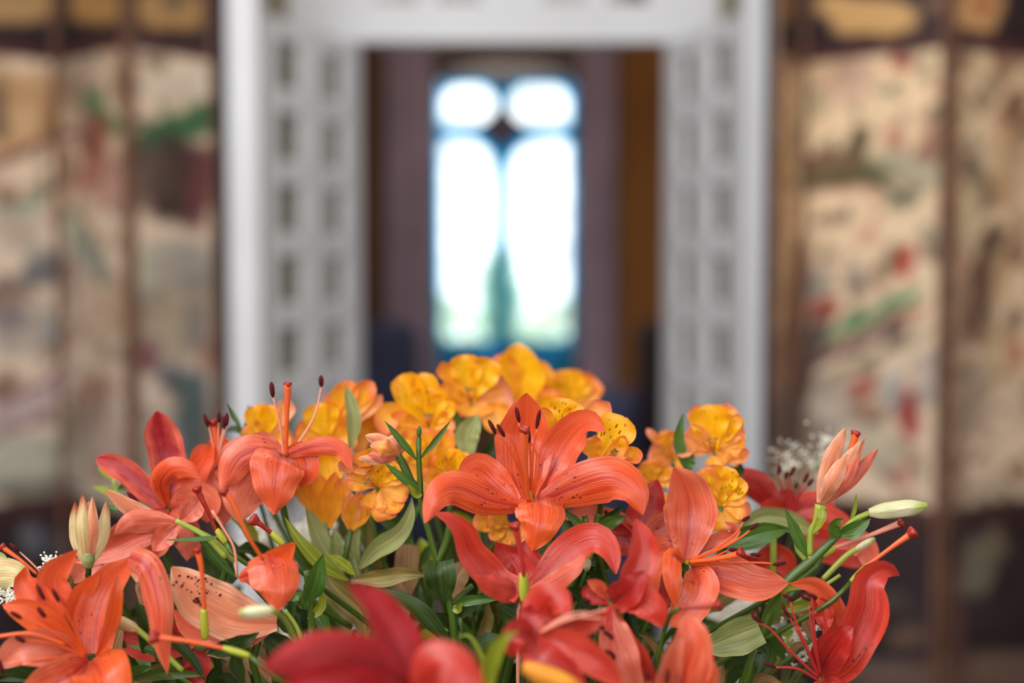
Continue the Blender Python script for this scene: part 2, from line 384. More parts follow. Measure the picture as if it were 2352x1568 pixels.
struct(boxes('wall_back.001', [(x_l0, x_r1, YW-.02, YW+.05, 3.05, 3.4)], wallm))
# white casing: two posts and a head, deep lining behind
ZT = 3.1
struct(boxes('trim_1', [(x_l0, x_l1, 3.88, 4.02, 0, ZT), (x_l0-.012, x_l0+.02, 3.87, 3.9, 0, ZT)], white, bev=.004))
struct(boxes('trim_2', [(x_r0, x_r1, 3.88, 4.02, 0, ZT), (x_r1-.02, x_r1+.012, 3.87, 3.9, 0, ZT)], white, bev=.004))
xi0, xi1 = wx(814, 4.62), wx(1540, 4.62); zop = wz(98, 4.62)
struct(boxes('wall_left', [(x_l0+.01, x_l0+.04, 4.02, 4.7, 0, ZT)], plaster))
struct(boxes('wall_right', [(x_r1-.04, x_r1-.01, 4.02, 4.7, 0, ZT)], plaster))
# inner door frame (lintel + jambs) and transom above
struct(boxes('trim_3', [(xi0-.05, xi0, 4.6, 4.7, 0, zop+.01), (xi1, xi1+.05, 4.6, 4.7, 0, zop+.01)], white, bev=.004))
z_tr0 = wz(8, 4.62)
struct(boxes('trim_4', [(x_l0+.04, x_r1-.04, 4.6, 4.7, zop, z_tr0)], white, bev=.004))
tr = empty('window_1', (0, 4.65, z_tr0)); struct(tr)
edges = [(866, 962), (1008, 1102), (1248, 1340), (1392, 1484)]
glassdark = plain('transom_glass', S(70,66,52), 0.08, 0.1, 2, 0.6)
bars = []; prev = x_l0+.04
for (a, b) in edges:
    xa, xb = wx(a, 4.62), wx(b, 4.62)
    boxes('muntin', [(prev, xa, -.04, .04, 0, .62)], white, tr, .003); prev = xb
    boxes('pane', [(xa, xb, -.004, .004, 0, .28)], glassdark, tr); boxes('pane', [(xa, xb, -.004, .004, .31, .6)], glassdark, tr)
    boxes('muntin', [(xa, xb, -.03, .03, .28, .31)], white, tr, .003)
boxes('muntin', [(prev, x_r1-.04, -.04, .04, 0, .62)], white, tr, .003)
struct(boxes('ceiling', [(x_l0, x_r1, 3.95, 4.72, ZT-.02, ZT+.05)], white))
# the two glazed leaves, folded open and splayed between casing and inner frame
def glass(name, tint):
    t = NT(name); g = t.n('ShaderNodeBsdfGlossy'); g.inputs['Roughness'].default_value = 0.05
    tr_ = t.n('ShaderNodeBsdfTransparent'); tr_.inputs[0].default_value = tint
    mx = t.n('ShaderNodeMixShader'); fr = t.n('ShaderNodeFresnel'); fr.inputs[0].default_value = 1.5
    t.l(t.math('ADD', fr.outputs[0], 0.05), mx.inputs[0]); t.l(tr_.outputs[0], mx.inputs[1]); t.l(g.outputs[0], mx.inputs[2]); 
    df = t.n('ShaderNodeBsdfDiffuse'); df.inputs[0].default_value = (.34, .34, .27, 1); m2 = t.n('ShaderNodeMixShader'); m2.inputs[0].default_value = .5
    t.l(mx.outputs[0], m2.inputs[1]); t.l(df.outputs[0], m2.inputs[2]); t.l(m2.outputs[0], t.out.inputs[0])
    return t.m
glassm = glass('door_glass', (.82, .85, .76, 1))
def door_leaf(name, p0, p1, zt):
    d = Vector((p1[0]-p0[0], p1[1]-p0[1], 0)); L = d.length
    e = empty(name, (p0[0], p0[1], 0), rz=math.atan2(d.y, d.x)); struct(e)
    th = .022
    # stiles and muntin columns (fractions of the leaf width)
    cols = [(0, .10), (.345, .60), (.81, 1)]
    if name == 'door_2': cols = [(0, .12), (.36, .60), (.80, 1)]
    for i, (a, b) in enumerate(cols):
        boxes('stile' if i != 1 else 'muntin', [(a*L, b*L, -th, th, .02, zt)], white, e, .003)
    # rows
    pit = 169*3.98/FX; ph = .66*pit
    for (a, b) in ((cols[0][1], cols[1][0]), (cols[1][1], cols[2][0])):
        z = wz(246, 3.98)+pit      # bottom of the rail above pane row
        ztop = zt; k = 0
        prev = zt
        zz = z
        while zz-ph > .55:
            boxes('rail', [(a*L, b*L, -th*.9, th*.9, zz, prev)], white, e, .002)
            boxes('pane', [(a*L, b*L, -.003, .003, zz-ph, zz)], glassm, e)
            prev = zz-ph; zz -= pit
        boxes('rail', [(a*L, b*L, -th*.9, th*.9, .02, prev)], white, e, .002)
    return e
zleaf = wz(36, 4.05)
door_leaf('door_1', (wx(604, 4.03), 4.03), (wx(818, 4.58), 4.58), zleaf)
door_leaf('door_2', (wx(1708, 4.03), 4.03), (wx(1538, 4.58), 4.58), zleaf)

# ---- far room
YF = 8.0
struct(boxes('wall_far_left', [(-2.0, -1.92, 4.7, YF, 0, 3.3)], brown))
struct(boxes('wall_far_right', [(1.92, 2.0, 4.7, YF, 0, 3.3)], ochre))
struct(boxes('wall_far_front', [(-2.0, xi0-.05, 4.71, 4.78, 0, 3.3), (xi1+.05, 2.0, 4.71, 4.78, 0, 3.3), (xi0-.06, xi1+.06, 4.71, 4.78, z_tr0+.6, 3.3)], brown))
struct(boxes('ceiling.001', [(-2.0, 2.0, 4.7, YF+.1, 3.3, 3.4)], brown))
w0, w1 = wx(1002, YF), wx(1321, YF); zb, zt_ = wz(795, YF), wz(144, YF); zlow = wz(930, YF)
struct(boxes('wall_far_back', [(-2.0, w0-.02, YF, YF+.12, 0, 3.3)], brown))
struct(boxes('wall_far_back.001', [(w1+.02, 2.0, YF, YF+.12, 0, 3.3)], ochre))
struct(boxes('wall_far_back.002', [(w0-.02, w1+.02, YF, YF+.12, zt_, 3.3), (w0-.02, w1+.02, YF, YF+.12, 0, zlow)], brown))
# stained glass window: plain clear lights rimmed in cyan imitating lens colour fringe, star ornament where the lights meet
def stained(name, col, em=1.0):
    t = NT(name); tr_ = t.n('ShaderNodeBsdfTransparent'); nz = t.n('ShaderNodeTexNoise'); nz.inputs['Scale'].default_value = 6
    c = t.n('ShaderNodeTexCoord'); t.l(c.outputs['Object'], nz.inputs['Vector'])
    t.l(t.mix(t.mr(nz.outputs[0], .3, .7), tuple(v*.8 for v in col[:3])+(1,), col), tr_.inputs[0])
    g = t.n('ShaderNodeBsdfGlossy'); g.inputs['Roughness'].default_value = .1; mx = t.n('ShaderNodeMixShader'); mx.inputs[0].default_value = .04
    t.l(tr_.outputs[0], mx.inputs[1]); t.l(g.outputs[0], mx.inputs[2]); t.l(mx.outputs[0], t.out.inputs[0]); return t.m
lin = lambda r, g, b: (r, g, b, 1)
cyan = stained('fringe_cyan', lin(.05,.5,.8)); teal = stained('fringe_teal', lin(.02,.27,.4)); navy = stained('glass_navy', lin(.008,.016,.04)); blue = stained('glass_blue', lin(.1,.27,.42)); navylow = stained('glass_navy_low', lin(.04,.08,.16)); clear = stained('glass_clear', (1, 1, 1, 1))  # cyan and teal imitate the lens colour fringe around the bright panes
leadm = plain('lead_came', S(40,48,66), 0.5, 0.1)
bossm = plain('carved_boss', S(96,84,100), 0.6, 0.1)
wn2 = empty('window_2', (0, YF, 0)); struct(wn2)
def pane_poly(name, pts, mat, y0=-.004, y1=.004):
    V = [(p[0], y0, p[1]) for p in pts]+[(p[0], y1, p[1]) for p in pts]; n = len(pts)
    Fc = [tuple(range(n)), tuple(range(2*n-1, n-1, -1))]+[(i, n+i, n+(i+1) % n, (i+1) % n) for i in range(n)]
    return link(name, mesh(name, V, Fc, False), mat, wn2)
def W(px, py): q = at(px, py, YF); return (q.x, q.z)
def rounded(x0, y0, x1, y1, r, rs=None):
    pts = []
    for (cx, cy, a0, rad) in ((x1, y0, -90, r[1]), (x1, y1, 0, r[2]), (x0, y1, 90, r[3]), (x0, y0, 180, r[0])):
        ox = cx-rad if cx == x1 else cx+rad; oy = cy+rad if cy == y0 else cy-rad
        for k in range(7):
            a = math.radians(a0+k*15); pts.append((ox+rad*math.cos(a), oy+rad*math.sin(a)))
    return pts
def border(out, inn, mat, name):
    V = [(p[0], -.006, p[1]) for p in out]+[(p[0], -.006, p[1]) for p in inn]; n = len(out)
    Fc = [(i, (i+1) % n, n+(i+1) % n, n+i) for i in range(n)]
    return link(name, mesh(name, V, Fc, False), mat, wn2)
CELLS = ((1014, 196, 1140, 290, (40, 46, 40, 14)), (1168, 196, 1309, 290, (46, 40, 14, 40)), (1014, 320, 1138, 784, (16, 70, 14, 14)), (1170, 320, 1309, 784, (70, 16, 14, 14)))
for (x0, y0, x1, y1, r) in CELLS:
    o_ = [W(*p) for p in rounded(x0, y0, x1, y1, r)]; k = 6
    ri = [max(6, q-4) for q in r]
    i_ = [W(*p) for p in rounded(x0+k, y0+k, x1-k, y1-k, ri)]
    pane_poly('pane', i_, clear); border(o_, i_, cyan, 'fringe_rim')
# surrounding glazing bars and corners, mostly tinted as lens fringe, built as a plate with holes: corner wedges + bars
def plate(cells, mat):
    for (x0, y0, x1, y1, r) in cells:
        cor = [(x1, y0), (x1, y1), (x0, y1), (x0, y0)]; pts = rounded(x0, y0, x1, y1, r)
        for c in range(4):
            arc = pts[c*7:(c+1)*7]; pane_poly('spandrel', [W(*cor[c])]+[W(*p) for p in arc][::-1], mat, -.008, .008)
cells = CELLS
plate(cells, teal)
def bar(x0, y0, x1, y1, mat, name='glazing_bar', d=.015):
    a = W(x0, y0); b = W(x1, y1); return boxes(name, [(a[0], b[0], -d, d, b[1], a[1])], mat, wn2)
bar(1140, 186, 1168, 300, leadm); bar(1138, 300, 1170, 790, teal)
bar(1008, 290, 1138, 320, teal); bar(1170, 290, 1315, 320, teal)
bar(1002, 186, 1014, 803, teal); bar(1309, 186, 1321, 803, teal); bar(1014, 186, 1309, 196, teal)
bar(1014, 784, 1309, 803, blue)
pane_poly('star_boss', [W(1153+60*math.cos(a*math.pi/4)*(1 if a % 2 == 0 else .62), 292+66*math.sin(a*math.pi/4)*(1 if a % 2 == 0 else .62)) for a in range(8)], bossm, -.02, .0)
arch = [W(1321, 188), W(1002, 188)]+[W(1162+160*math.cos(math.radians(a)), 188-44*math.sin(math.radians(a))) for a in range(180, -1, -12)]
pane_poly('arch_glass', arch, navy)
for sgn, xe in ((-1, 1002), (1, 1321)):
    pane_poly('arch_spandrel', [W(xe, 186), W(xe, 140), W(1162, 140)]+[W(1162+sgn*160*math.sin(math.radians(a)), 188-44*math.cos(math.radians(a))) for a in range(0, 91, 15)], leadm, -.03, .03)
pane_poly('lower_glass', [W(1002, 803), W(1321, 803), W(1321, 880), W(1002, 880)], blue)
pane_poly('lower_glass', [W(1002, 884), W(1321, 884), W(1321, 928), W(1002, 928)], navylow)
bar(1002, 880, 1321, 884, leadm)
struct(boxes('wall_far_back.003', [(w0-.02, w0, YF-.01, YF+.1, zlow, zt_), (w1, w1+.02, YF-.01, YF+.1, zlow, zt_)], brown))
# curtains beside the window
curt = plain('curtain_mauve', S(196,178,192), 0.85, 0.1, 4)
def curtain(x0, x1, label):
    n = 60; V = []; Fc = []
    for i in range(n+1):
        x = x0+(x1-x0)*i/n; y = YF-.12+.035*math.sin(i*1.05)
        for k, z in enumerate((.05, 1.2, 2.2, 2.95)): V.append((x-(x0+x1)/2, y+.01*math.sin(i*.7+k)-YF+.1, z))
    for i in range(n):
        for k in range(3): Fc.append((i*4+k, (i+1)*4+k, (i+1)*4+k+1, i*4+k+1))
    e = empty('curtain', ((x0+x1)/2, YF-.1, 0), label, 'curtain')
    link('drape', mesh('drape', V, Fc), curt, e)
    tube3('rod', e, [Vector((x0-.05, YF-.1, 2.96)), Vector((x1+.05, YF-.1, 2.96))], [.012, .012], leadm)
curtain(wx(890, YF), wx(996, YF), 'mauve curtain hanging left of the bright window')
curtain(wx(1326, YF), wx(1410, YF), 'mauve curtain hanging right of the bright window')
# dark upholstered armchairs in the far room
navyf = plain('navy_upholstery', S(64,70,100), 0.8, 0.2, 5); darkf = plain('dark_upholstery', S(46,38,44), 0.8, 0.2, 5)
def armchair(x, y, rz, mat, label, s=1.0, hb=1.2):
    e = empty('armchair', (x, y, 0), label, 'armchair', rz=rz)
    boxes('seat', [(-.36*s, .36*s, -.36, .3, .16, .46)], mat, e, .05)
    V = []; Fc = []; n = 14
    b = boxes('backrest', [(-.38*s, .38*s, .22, .42, .3, hb)], mat, e, .07)
    for sx in (-1, 1): boxes('arm', [(sx*.40*s-.07, sx*.40*s+.07, -.38, .3, .16, .66)], mat, e, .05)
    for sx in (-1, 1):
        for sy in (-.3, .32): boxes('leg', [(sx*.33*s-.025, sx*.33*s+.025, sy-.025, sy+.025, 0, .17)], lacq, e)
armchair(-.82, 6.9, .1, navyf, 'dark navy armchair in the back room, left of the window')
armchair(.98, 6.9, -.1, darkf, 'dark brown armchair in the back room, right of the window')
armchair(.25, 5.8, 0, navyf, 'low blue armchair in the back room, in front of the window', .8, .95)

area('far_room_fill', (0, 5.6, 3.1), (0, 8.0, 1.0), 1.0, .6, 20, (1.0, .86, .74))  # added to lift the dark far room; no fixture there
# outside: pale shrubs seen through the lower panes
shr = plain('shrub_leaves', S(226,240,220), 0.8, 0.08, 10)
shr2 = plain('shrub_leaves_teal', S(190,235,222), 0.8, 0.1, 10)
def shrub(x, y, z, r, label, m=None, fl=1.0):
    rr = random.Random(int(x*100)+5); V = []; Fc = []
    e = empty('garden_shrub', (x, y, 0), label, 'shrub')
    for k in range(420):
        a = rr.uniform(0, 6.28); b = math.acos(rr.uniform(-1, 1)); q = r*rr.uniform(.75, 1.05)
        c = Vector((q*math.sin(b)*math.cos(a), q*math.sin(b)*math.sin(a)*.7, z+q*fl*math.cos(b)))
        u = Vector((rr.gauss(0, 1), rr.gauss(0, 1), rr.gauss(0, 1))).normalized(); v = u.orthogonal().normalized(); s = .09
        i = len(V); V += [c-u*s, c+v*s*.5, c+u*s, c-v*s*.5]; Fc.append((i, i+1, i+2, i+3))
    f = link('foliage', mesh('foliage', V, Fc, False), m or shr, e); f['kind'] = 'stuff'
    tube3('trunk', e, [Vector((x, y, 0)), Vector((x, y, z))], [.05, .03], lacqbr)
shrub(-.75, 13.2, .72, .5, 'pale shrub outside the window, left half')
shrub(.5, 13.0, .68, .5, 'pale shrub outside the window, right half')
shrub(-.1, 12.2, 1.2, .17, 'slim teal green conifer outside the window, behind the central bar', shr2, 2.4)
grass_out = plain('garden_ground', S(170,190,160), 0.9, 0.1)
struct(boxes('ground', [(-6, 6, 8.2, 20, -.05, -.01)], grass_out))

# ---- folding lacquer screens with painted scenes
t = NT('painted_screen'); at_ = t.n('ShaderNodeVertexColor', layer_name='Paint'); t.l(at_.outputs[0], t.b.inputs['Base Color']); t.b.inputs['Roughness'].default_value = .45
paintm = t.m
def blob(px, py, b):
    cx, cy, rx, ry, ang, col, al = b; a = math.radians(ang); dx = px-cx; dy = py-cy
    u = (dx*math.cos(a)+dy*math.sin(a))/rx; v = (-dx*math.sin(a)+dy*math.cos(a))/ry
    d = (u**4+v**4)**.25
    return al*max(0, min(1, (1.18-d)/.36))
from mathutils import noise as NZ
GRN = (70,128,84); RED = (150,52,44); DK = (62,48,42); BR = (110,70,52); GRY = (136,136,130); SLT = (88,92,98); TAN = (190,150,104); ROS = (176,126,116); LT = (206,196,180)
BL = [(30,260,110,90,0,TAN,.8),(0,255,18,60,0,DK,.6),(110,280,14,50,5,(120,88,50),.6),(80,330,120,10,-22,(84,44,60),.8),(235,262,62,20,57,GRN,1),(215,350,34,90,8,(150,84,66),.9),(250,430,40,60,0,ROS,.7),(205,310,22,60,0,(110,70,60),.7),
      (420,190,90,34,-8,LT,.6),(430,285,110,34,-22,(54,96,58),.95),(360,330,50,30,0,(60,84,54),.8),(415,420,70,95,15,(58,38,32),.95),(455,430,26,90,10,(104,50,52),.9),(350,400,50,60,0,(84,66,58),.8),
      (100,610,46,44,0,SLT,.85),(30,480,50,10,-30,(104,132,110),.8),(75,475,40,14,-35,(110,140,120),.6),(40,540,70,60,0,LT,.6),(190,560,20,90,-35,(130,156,136),.6),(210,600,80,20,45,GRY,.6),(60,760,80,60,0,GRY,.55),(20,740,40,30,0,(128,116,118),.8),
      (40,660,60,12,30,(112,84,92),.7),(345,810,20,40,10,(100,56,70),.85),(318,815,14,20,0,(164,84,78),.85),(385,860,30,26,0,(92,92,104),.8),(420,600,70,50,0,GRY,.6),(400,740,60,70,0,(176,160,134),.6),(450,740,26,60,0,(116,112,106),.6),(440,960,40,110,0,(70,88,90),.9),
      (60,930,120,26,-33,(178,160,160),.9),(40,985,110,7,-33,(120,80,92),.8),(80,890,110,7,-33,(130,96,108),.8),(190,1000,40,60,20,(120,112,98),.6),(70,1060,90,60,0,(160,166,150),.7),(60,1120,120,20,-5,(96,100,90),.7),(250,1030,50,60,0,(168,140,130),.5),(260,700,30,70,0,(190,156,124),.6),(115,770,14,14,0,(130,160,176),.8),(230,760,30,110,0,(186,164,140),.5),(340,640,20,60,0,(140,150,130),.6),(160,650,16,60,0,(108,80,72),.5),(350,1010,60,80,0,(150,136,130),.5),
      # right
      (1950,180,50,60,20,(190,150,134),.6),(2070,145,30,16,10,RED,.8),(1870,230,30,40,0,(150,140,110),.6),(1965,325,28,40,10,(64,58,38),.9),(1920,390,80,34,-10,(104,84,58),.85),(1960,410,110,18,-12,(78,76,50),.8),(2040,435,60,12,32,(66,80,54),.9),(2100,375,90,22,22,(176,168,140),.8),(2060,395,60,8,26,(150,150,112),.8),
      (1890,360,40,14,-15,(110,74,60),.8),(2050,310,24,24,0,(190,120,100),.7),(2130,345,24,24,0,(140,96,84),.8),(1900,150,60,30,0,(160,130,100),.5),(2080,600,17,40,0,(168,48,40),.9),(2050,590,14,30,0,(90,82,60),.7),(1960,640,20,26,0,(130,128,126),.7),(1880,650,30,40,0,(140,140,132),.6),(1890,712,36,26,-15,(150,56,48),.85),
      (1985,735,140,15,-29,GRN,1),(1990,775,150,13,-29,(140,72,56),.9),(1960,800,130,12,-29,(90,74,80),.9),(1990,830,160,12,-27,(128,116,96),.8),(1975,895,38,22,-30,RED,.9),(2085,945,20,60,-12,(150,46,44),.9),(2050,900,20,50,0,(150,156,160),.7),(2130,860,26,60,0,(176,164,158),.7),(1900,930,70,50,0,(168,160,150),.6),(1880,1010,50,40,-10,(140,130,124),.6),(2070,1090,26,30,0,(170,90,84),.6),(2030,1050,50,30,0,(156,150,132),.5),(1990,1020,60,50,0,(200,190,168),.5),
      (1800,560,16,480,0,(170,124,74),.6),(1800,330,12,190,0,(178,132,82),.8),(1810,800,26,240,8,(120,84,68),.8),(1840,880,30,160,16,(70,56,56),.8),
      (2250,420,30,60,-25,(104,84,62),.8),(2230,380,20,40,-30,(96,84,72),.8),(2270,600,28,90,12,(72,50,38),.9),(2250,710,34,90,0,(92,66,52),.9),(2310,380,30,90,0,(170,130,84),.6),(2335,400,14,60,0,(180,160,148),.7),(2340,560,20,60,0,(120,80,60),.7),(2330,810,16,28,0,(160,60,48),.8),(2230,480,26,90,0,(196,178,140),.6),(2300,640,20,60,0,(198,168,126),.7),(2330,250,30,40,0,(100,64,44),.8),(2290,820,40,80,0,(196,168,130),.6),(2340,930,30,60,0,(196,180,158),.6),(2250,920,30,80,0,(150,140,124),.6),(2200,900,20,300,0,(104,72,54),.6),(2190,320,20,200,0,(150,108,72),.6),
      # upper vignettes on the dark band
      ]
UP = [(40,20,90,42,0,(176,140,92),.95),(215,10,60,38,0,(186,138,82),.95),(395,20,80,42,5,(176,134,80),.95),(400,5,30,20,0,(90,80,70),.7),(1990,22,120,32,8,(200,158,102),1),(1990,55,80,22,0,(198,154,98),1),(1800,10,26,44,0,(150,98,54),.9),(2250,20,48,56,10,(200,152,100),1),(2255,6,16,14,0,(160,60,40),.8),(2150,10,20,20,0,(160,120,80),.6)]
LOW = [(2240,1300,44,70,10,(120,116,96),.9),(2290,1240,18,40,-20,(124,110,84),.8),(2080,1460,50,24,0,(106,84,70),.8),(2050,1370,40,20,0,(84,80,72),.7),(70,1240,34,34,0,(104,110,116),.8),(140,1250,26,30,0,(80,92,100),.7),(2300,1540,90,50,0,(120,98,84),.9),(2100,1560,130,40,0,(104,84,74),.9),(1990,1540,100,26,0,(106,88,80),.9),(2200,1500,16,260,0,(96,66,56),.8),(2100,1190,90,12,5,(96,60,52),.8),(300,1350,60,60,0,(74,78,76),.7),(60,1170,100,8,-4,(78,54,56),.8)]
def paint_colour(px, py, z, side, p):
    n1 = NZ.noise(p*9); n2 = NZ.noise(p*22+Vector((5, 1, 2))); n3 = NZ.noise(p*4+Vector((9, 9, 9)))
    if z > 2.03:
        if z < 2.065: c = Vector((70, 36, 38))
        elif z < 2.10: c = Vector((38, 24, 26))
        else: c = Vector((46, 32, 34))
        c = c*(1+.2*n1); L = UP if z > 2.075 else []
    elif z < .865:
        c = Vector((50, 38, 42))*(1+.35*n1)
        if .80 < z: c = Vector((56, 34, 36))
        L = LOW
    else:
        cool_light = max(0, min(1, (py-100)/900))  # room light gradient painted into the base: warmer above, cooler below
        c = Vector((232, 202, 162)).lerp(Vector((214, 198, 184)), cool_light if side < 0 else cool_light*.5)
        if side < 0: c = c.lerp(Vector((214, 192, 172)), .5)
        c = c*(1+.06*n3)
        L = BL
        n4 = NZ.noise(Vector((p.x*13+p.z*9, p.y*5, p.z*17-p.x*7))+Vector((3, 7, 1)))
        if n1 > .16: c = c.lerp(Vector((126, 92, 72)), min(.75, (n1-.16)*3.0))
        if n2 > .33: c = c.lerp(Vector((92, 98, 78)), .5)
        if n4 > .44: c = c.lerp(Vector((160, 90, 72)), .4)
        if n4 < -.36: c = c.lerp(Vector((92, 74, 62)), .6)
        if n3 < -.36: c = c.lerp(Vector((146, 132, 118)), .6)
    wob = Vector((px+14*n2+10*n1, py+14*n3+12*n1))
    for b in L:
        a = blob(wob.x, wob.y, b)
        if a > 0: c = c.lerp(Vector(b[5]), a*(1+.15*n2) if a < .85 else a)
    return srgb(*[max(0, min(255, v)) for v in c])
def screen(corners, side, label, z0=.08, z1=2.42):
    c0 = corners[len(corners)//2]
    e = empty('folding_screen', (c0[0], c0[1], 0), label, 'folding screen'); org = Vector((c0[0], c0[1], 0))
    for (xa, ya), (xb, yb) in zip(corners[:-1], corners[1:]):
        d = Vector((xb-xa, yb-ya, 0)); Lh = d.length; d.normalize(); nrm = Vector((d.y, -d.x, 0))
        if nrm.y > 0: nrm = -nrm
        A = Vector((xa, ya, 0))-org; th = .025
        def bx(s0, s1, n0, n1, za, zb_, nm, m, par):
            V = [A+d*s+nrm*n+Vector((0, 0, z)) for z in (za, zb_) for (s, n) in ((s0, n0), (s1, n0), (s1, n1), (s0, n1))]
            Fc = [(0,3,2,1),(4,5,6,7),(0,1,5,4),(1,2,6,5),(2,3,7,6),(3,0,4,7)]
            return link(nm, mesh(nm, V, Fc, False), m, par)
        g = .004
        pn = bx(g, Lh-g, -th, 0, z0, z1, 'panel', lacq, e)
        bx(g, .018, 0, .008, z0, z1, 'edge_strip', lacqbr, pn); bx(Lh-.018, Lh-g, 0, .008, z0, z1, 'edge_strip', lacqbr, pn)
        nx, nz_ = 40, 190; V = []; Fc = []; C = []
        for k in range(nz_+1):
            z = z0+.02+(z1-z0-.04)*k/nz_
            for i in range(nx+1):
                s = .018+(Lh-.036)*i/nx; q = A+d*s+nrm*.003+Vector((0, 0, z)); V.append(q)
                px, py = topx(q+org); C.append(paint_colour(px, py, z, side, q+org))
        for k in range(nz_):
            for i in range(nx): Fc.append((k*(nx+1)+i, k*(nx+1)+i+1, (k+1)*(nx+1)+i+1, (k+1)*(nx+1)+i))
        me = mesh('painted_scene', V, Fc, False); ca = me.color_attributes.new('Paint', 'FLOAT_COLOR', 'POINT')
        fl = [v for c in C for v in c]; ca.data.foreach_set('color', fl)
        link('painted_scene', me, paintm, pn)
        for zz in (z0-.08, ): 
            bx(.02, .06, -th, 0, 0, z0, 'foot', lacq, pn); bx(Lh-.06, Lh-.02, -th, 0, 0, z0, 'foot', lacq, pn)
    return e
def sx(px, Y): return (wx(px, Y), Y)
screen([sx(-420, 3.86), sx(-140, 3.56), sx(140, 3.84), sx(300, 3.56), sx(497, 3.84)], -1, 'tall folding screen with painted garden scenes on dark lacquer, left of the doorway')
screen([sx(1772, 3.62), sx(1838, 3.86), sx(2170, 3.58), sx(2440, 3.86), sx(2700, 3.6)], 1, 'tall folding screen with painted figures and green banner, right of the doorway')
# ================================================================ THE BOUQUET
# ---- vase and side table (below the frame, they carry the bouquet)
porc = plain('white_porcelain', S(226,228,230), 0.25, 0.02, 3)
tabm = plain('dark_table_wood', S(70,44,34), 0.4, 0.3, 6)
def lathe(name, prof, mat, parent, n=32):
    V = []; Fc = []
    for (r, z) in prof:
        for j in range(n): V.append((r*math.cos(6.2832*j/n), r*math.sin(6.2832*j/n), z))
    for i in range(len(prof)-1):
        for j in range(n): Fc.append((i*n+j, i*n+(j+1) % n, (i+1)*n+(j+1) % n, (i+1)*n+j))
    return link(name, mesh(name, V, Fc), mat, parent)
vz = empty('vase', (VASE.x, VASE.y, .722), 'white porcelain vase holding the whole bouquet', 'vase')
lathe('body', [(0.001,0),(.075,0),(.08,.01),(.11,.09),(.125,.17),(.11,.25),(.085,.30),(.092,.335),(.088,.335),(.08,.30),(.1,.25),(.115,.17),(.1,.09),(.07,.02),(.001,.02)], porc, vz)
tb = empty('side_table', (VASE.x, VASE.y, 0), 'small round dark wooden table under the vase', 'table')
lathe('tabletop', [(.001,.69),(.3,.69),(.32,.705),(.3,.72),(.001,.72)], tabm, tb)
lathe('pedestal', [(.001,.06),(.16,.06),(.05,.12),(.035,.4),(.06,.6),(.12,.69),(.001,.69)], tabm, tb)
for k in range(3):
    a = k*2.094+.5
    tube3('leg', tb, [tb.location+Vector((.05*math.cos(a), .05*math.sin(a), .14)), tb.location+Vector((.18*math.cos(a), .18*math.sin(a), .1)), tb.location+Vector((.28*math.cos(a), .28*math.sin(a), .015))], [.025, .02, .015], tabm)

# ---- A: main lily, in focus
YA = .95
r = bloom('lily', 'large open orange lily at the centre of the bouquet, in sharp focus', 'lily', YA, (1214,1152,1), 'orange', [
 ([(1212,1150,0),(1204,1090,1.5),(1202,1000,2.8),(1210,902,2.2)], 136, {'prof':'wide','cup':.14,'roll':4}),
 ([(1238,1150,0),(1268,1080,1.6),(1308,1008,1.8),(1352,972,1.0),(1390,990,-.2)], 94, {'roll':-14,'cup':.2,'prof':'wide'}),
 ([(1190,1152,0),(1140,1112,1.0),(1095,1078,1.0),(1052,1114,.2)], 84, {'roll':(0,10),'cup':.1,'prof':'wide'}),
 ([(1232,1158,0),(1320,1118,-.8),(1400,1096,-1.8),(1458,1125,-2.4),(1477,1182,-2.6)], 108, {'roll':(0,-14),'cup':-.18,'prof':'wide'}),
 ([(1206,1164,0),(1130,1150,-.8),(1050,1118,-1.8),(1000,1140,-2.6),(976,1202,-3)], 84, {'roll':(0,18),'cup':-.2,'prof':'wide'}),
 ([(1236,1138,.2),(1239,1152,-1.0),(1240,1200,-2.2),(1221,1266,-2.2)], 112, {'prof':'base','cup':-.14,'m':'bright','keel':.015}),
])
for pts, an in (([(1214,1142,-.4),(1185,1060,-2),(1163,1020,-2.6),(1141,998,-2.8)], (1122,964,1139,996)),
                ([(1216,1142,-.4),(1195,1070,-2.2),(1180,1020,-3),(1162,995,-3.2)], (1142,974,1159,1003)),
                ([(1218,1140,-.3),(1205,1050,-1.4),(1192,970,-1.8)], (1185,935,1193,970)),
                ([(1222,1140,-.4),(1222,1060,-2),(1228,1010,-2.6),(1234,984,-2.8)], (1240,941,1232,984)),
                ([(1220,1140,-.2),(1219,1060,-1.2),(1214,1000,-1.6)], (1212,984,1216,1016)),
                ([(1224,1140,-.3),(1236,1080,-1.2),(1232,1040,-1.5),(1214,1010,-1.6)], (1209,990,1213,1008))):
    stamen(r, YA, pts, an, 'fil_o', 4.0, 5.2)
pistil(r, YA, [(1214,1150,-.6),(1210,1100,-2),(1206,1040,-3),(1205,985,-3.6)], 'fil_o', 7, 12.5, ([(1219,1160,-.2),(1215,1128,-.8)], 7))

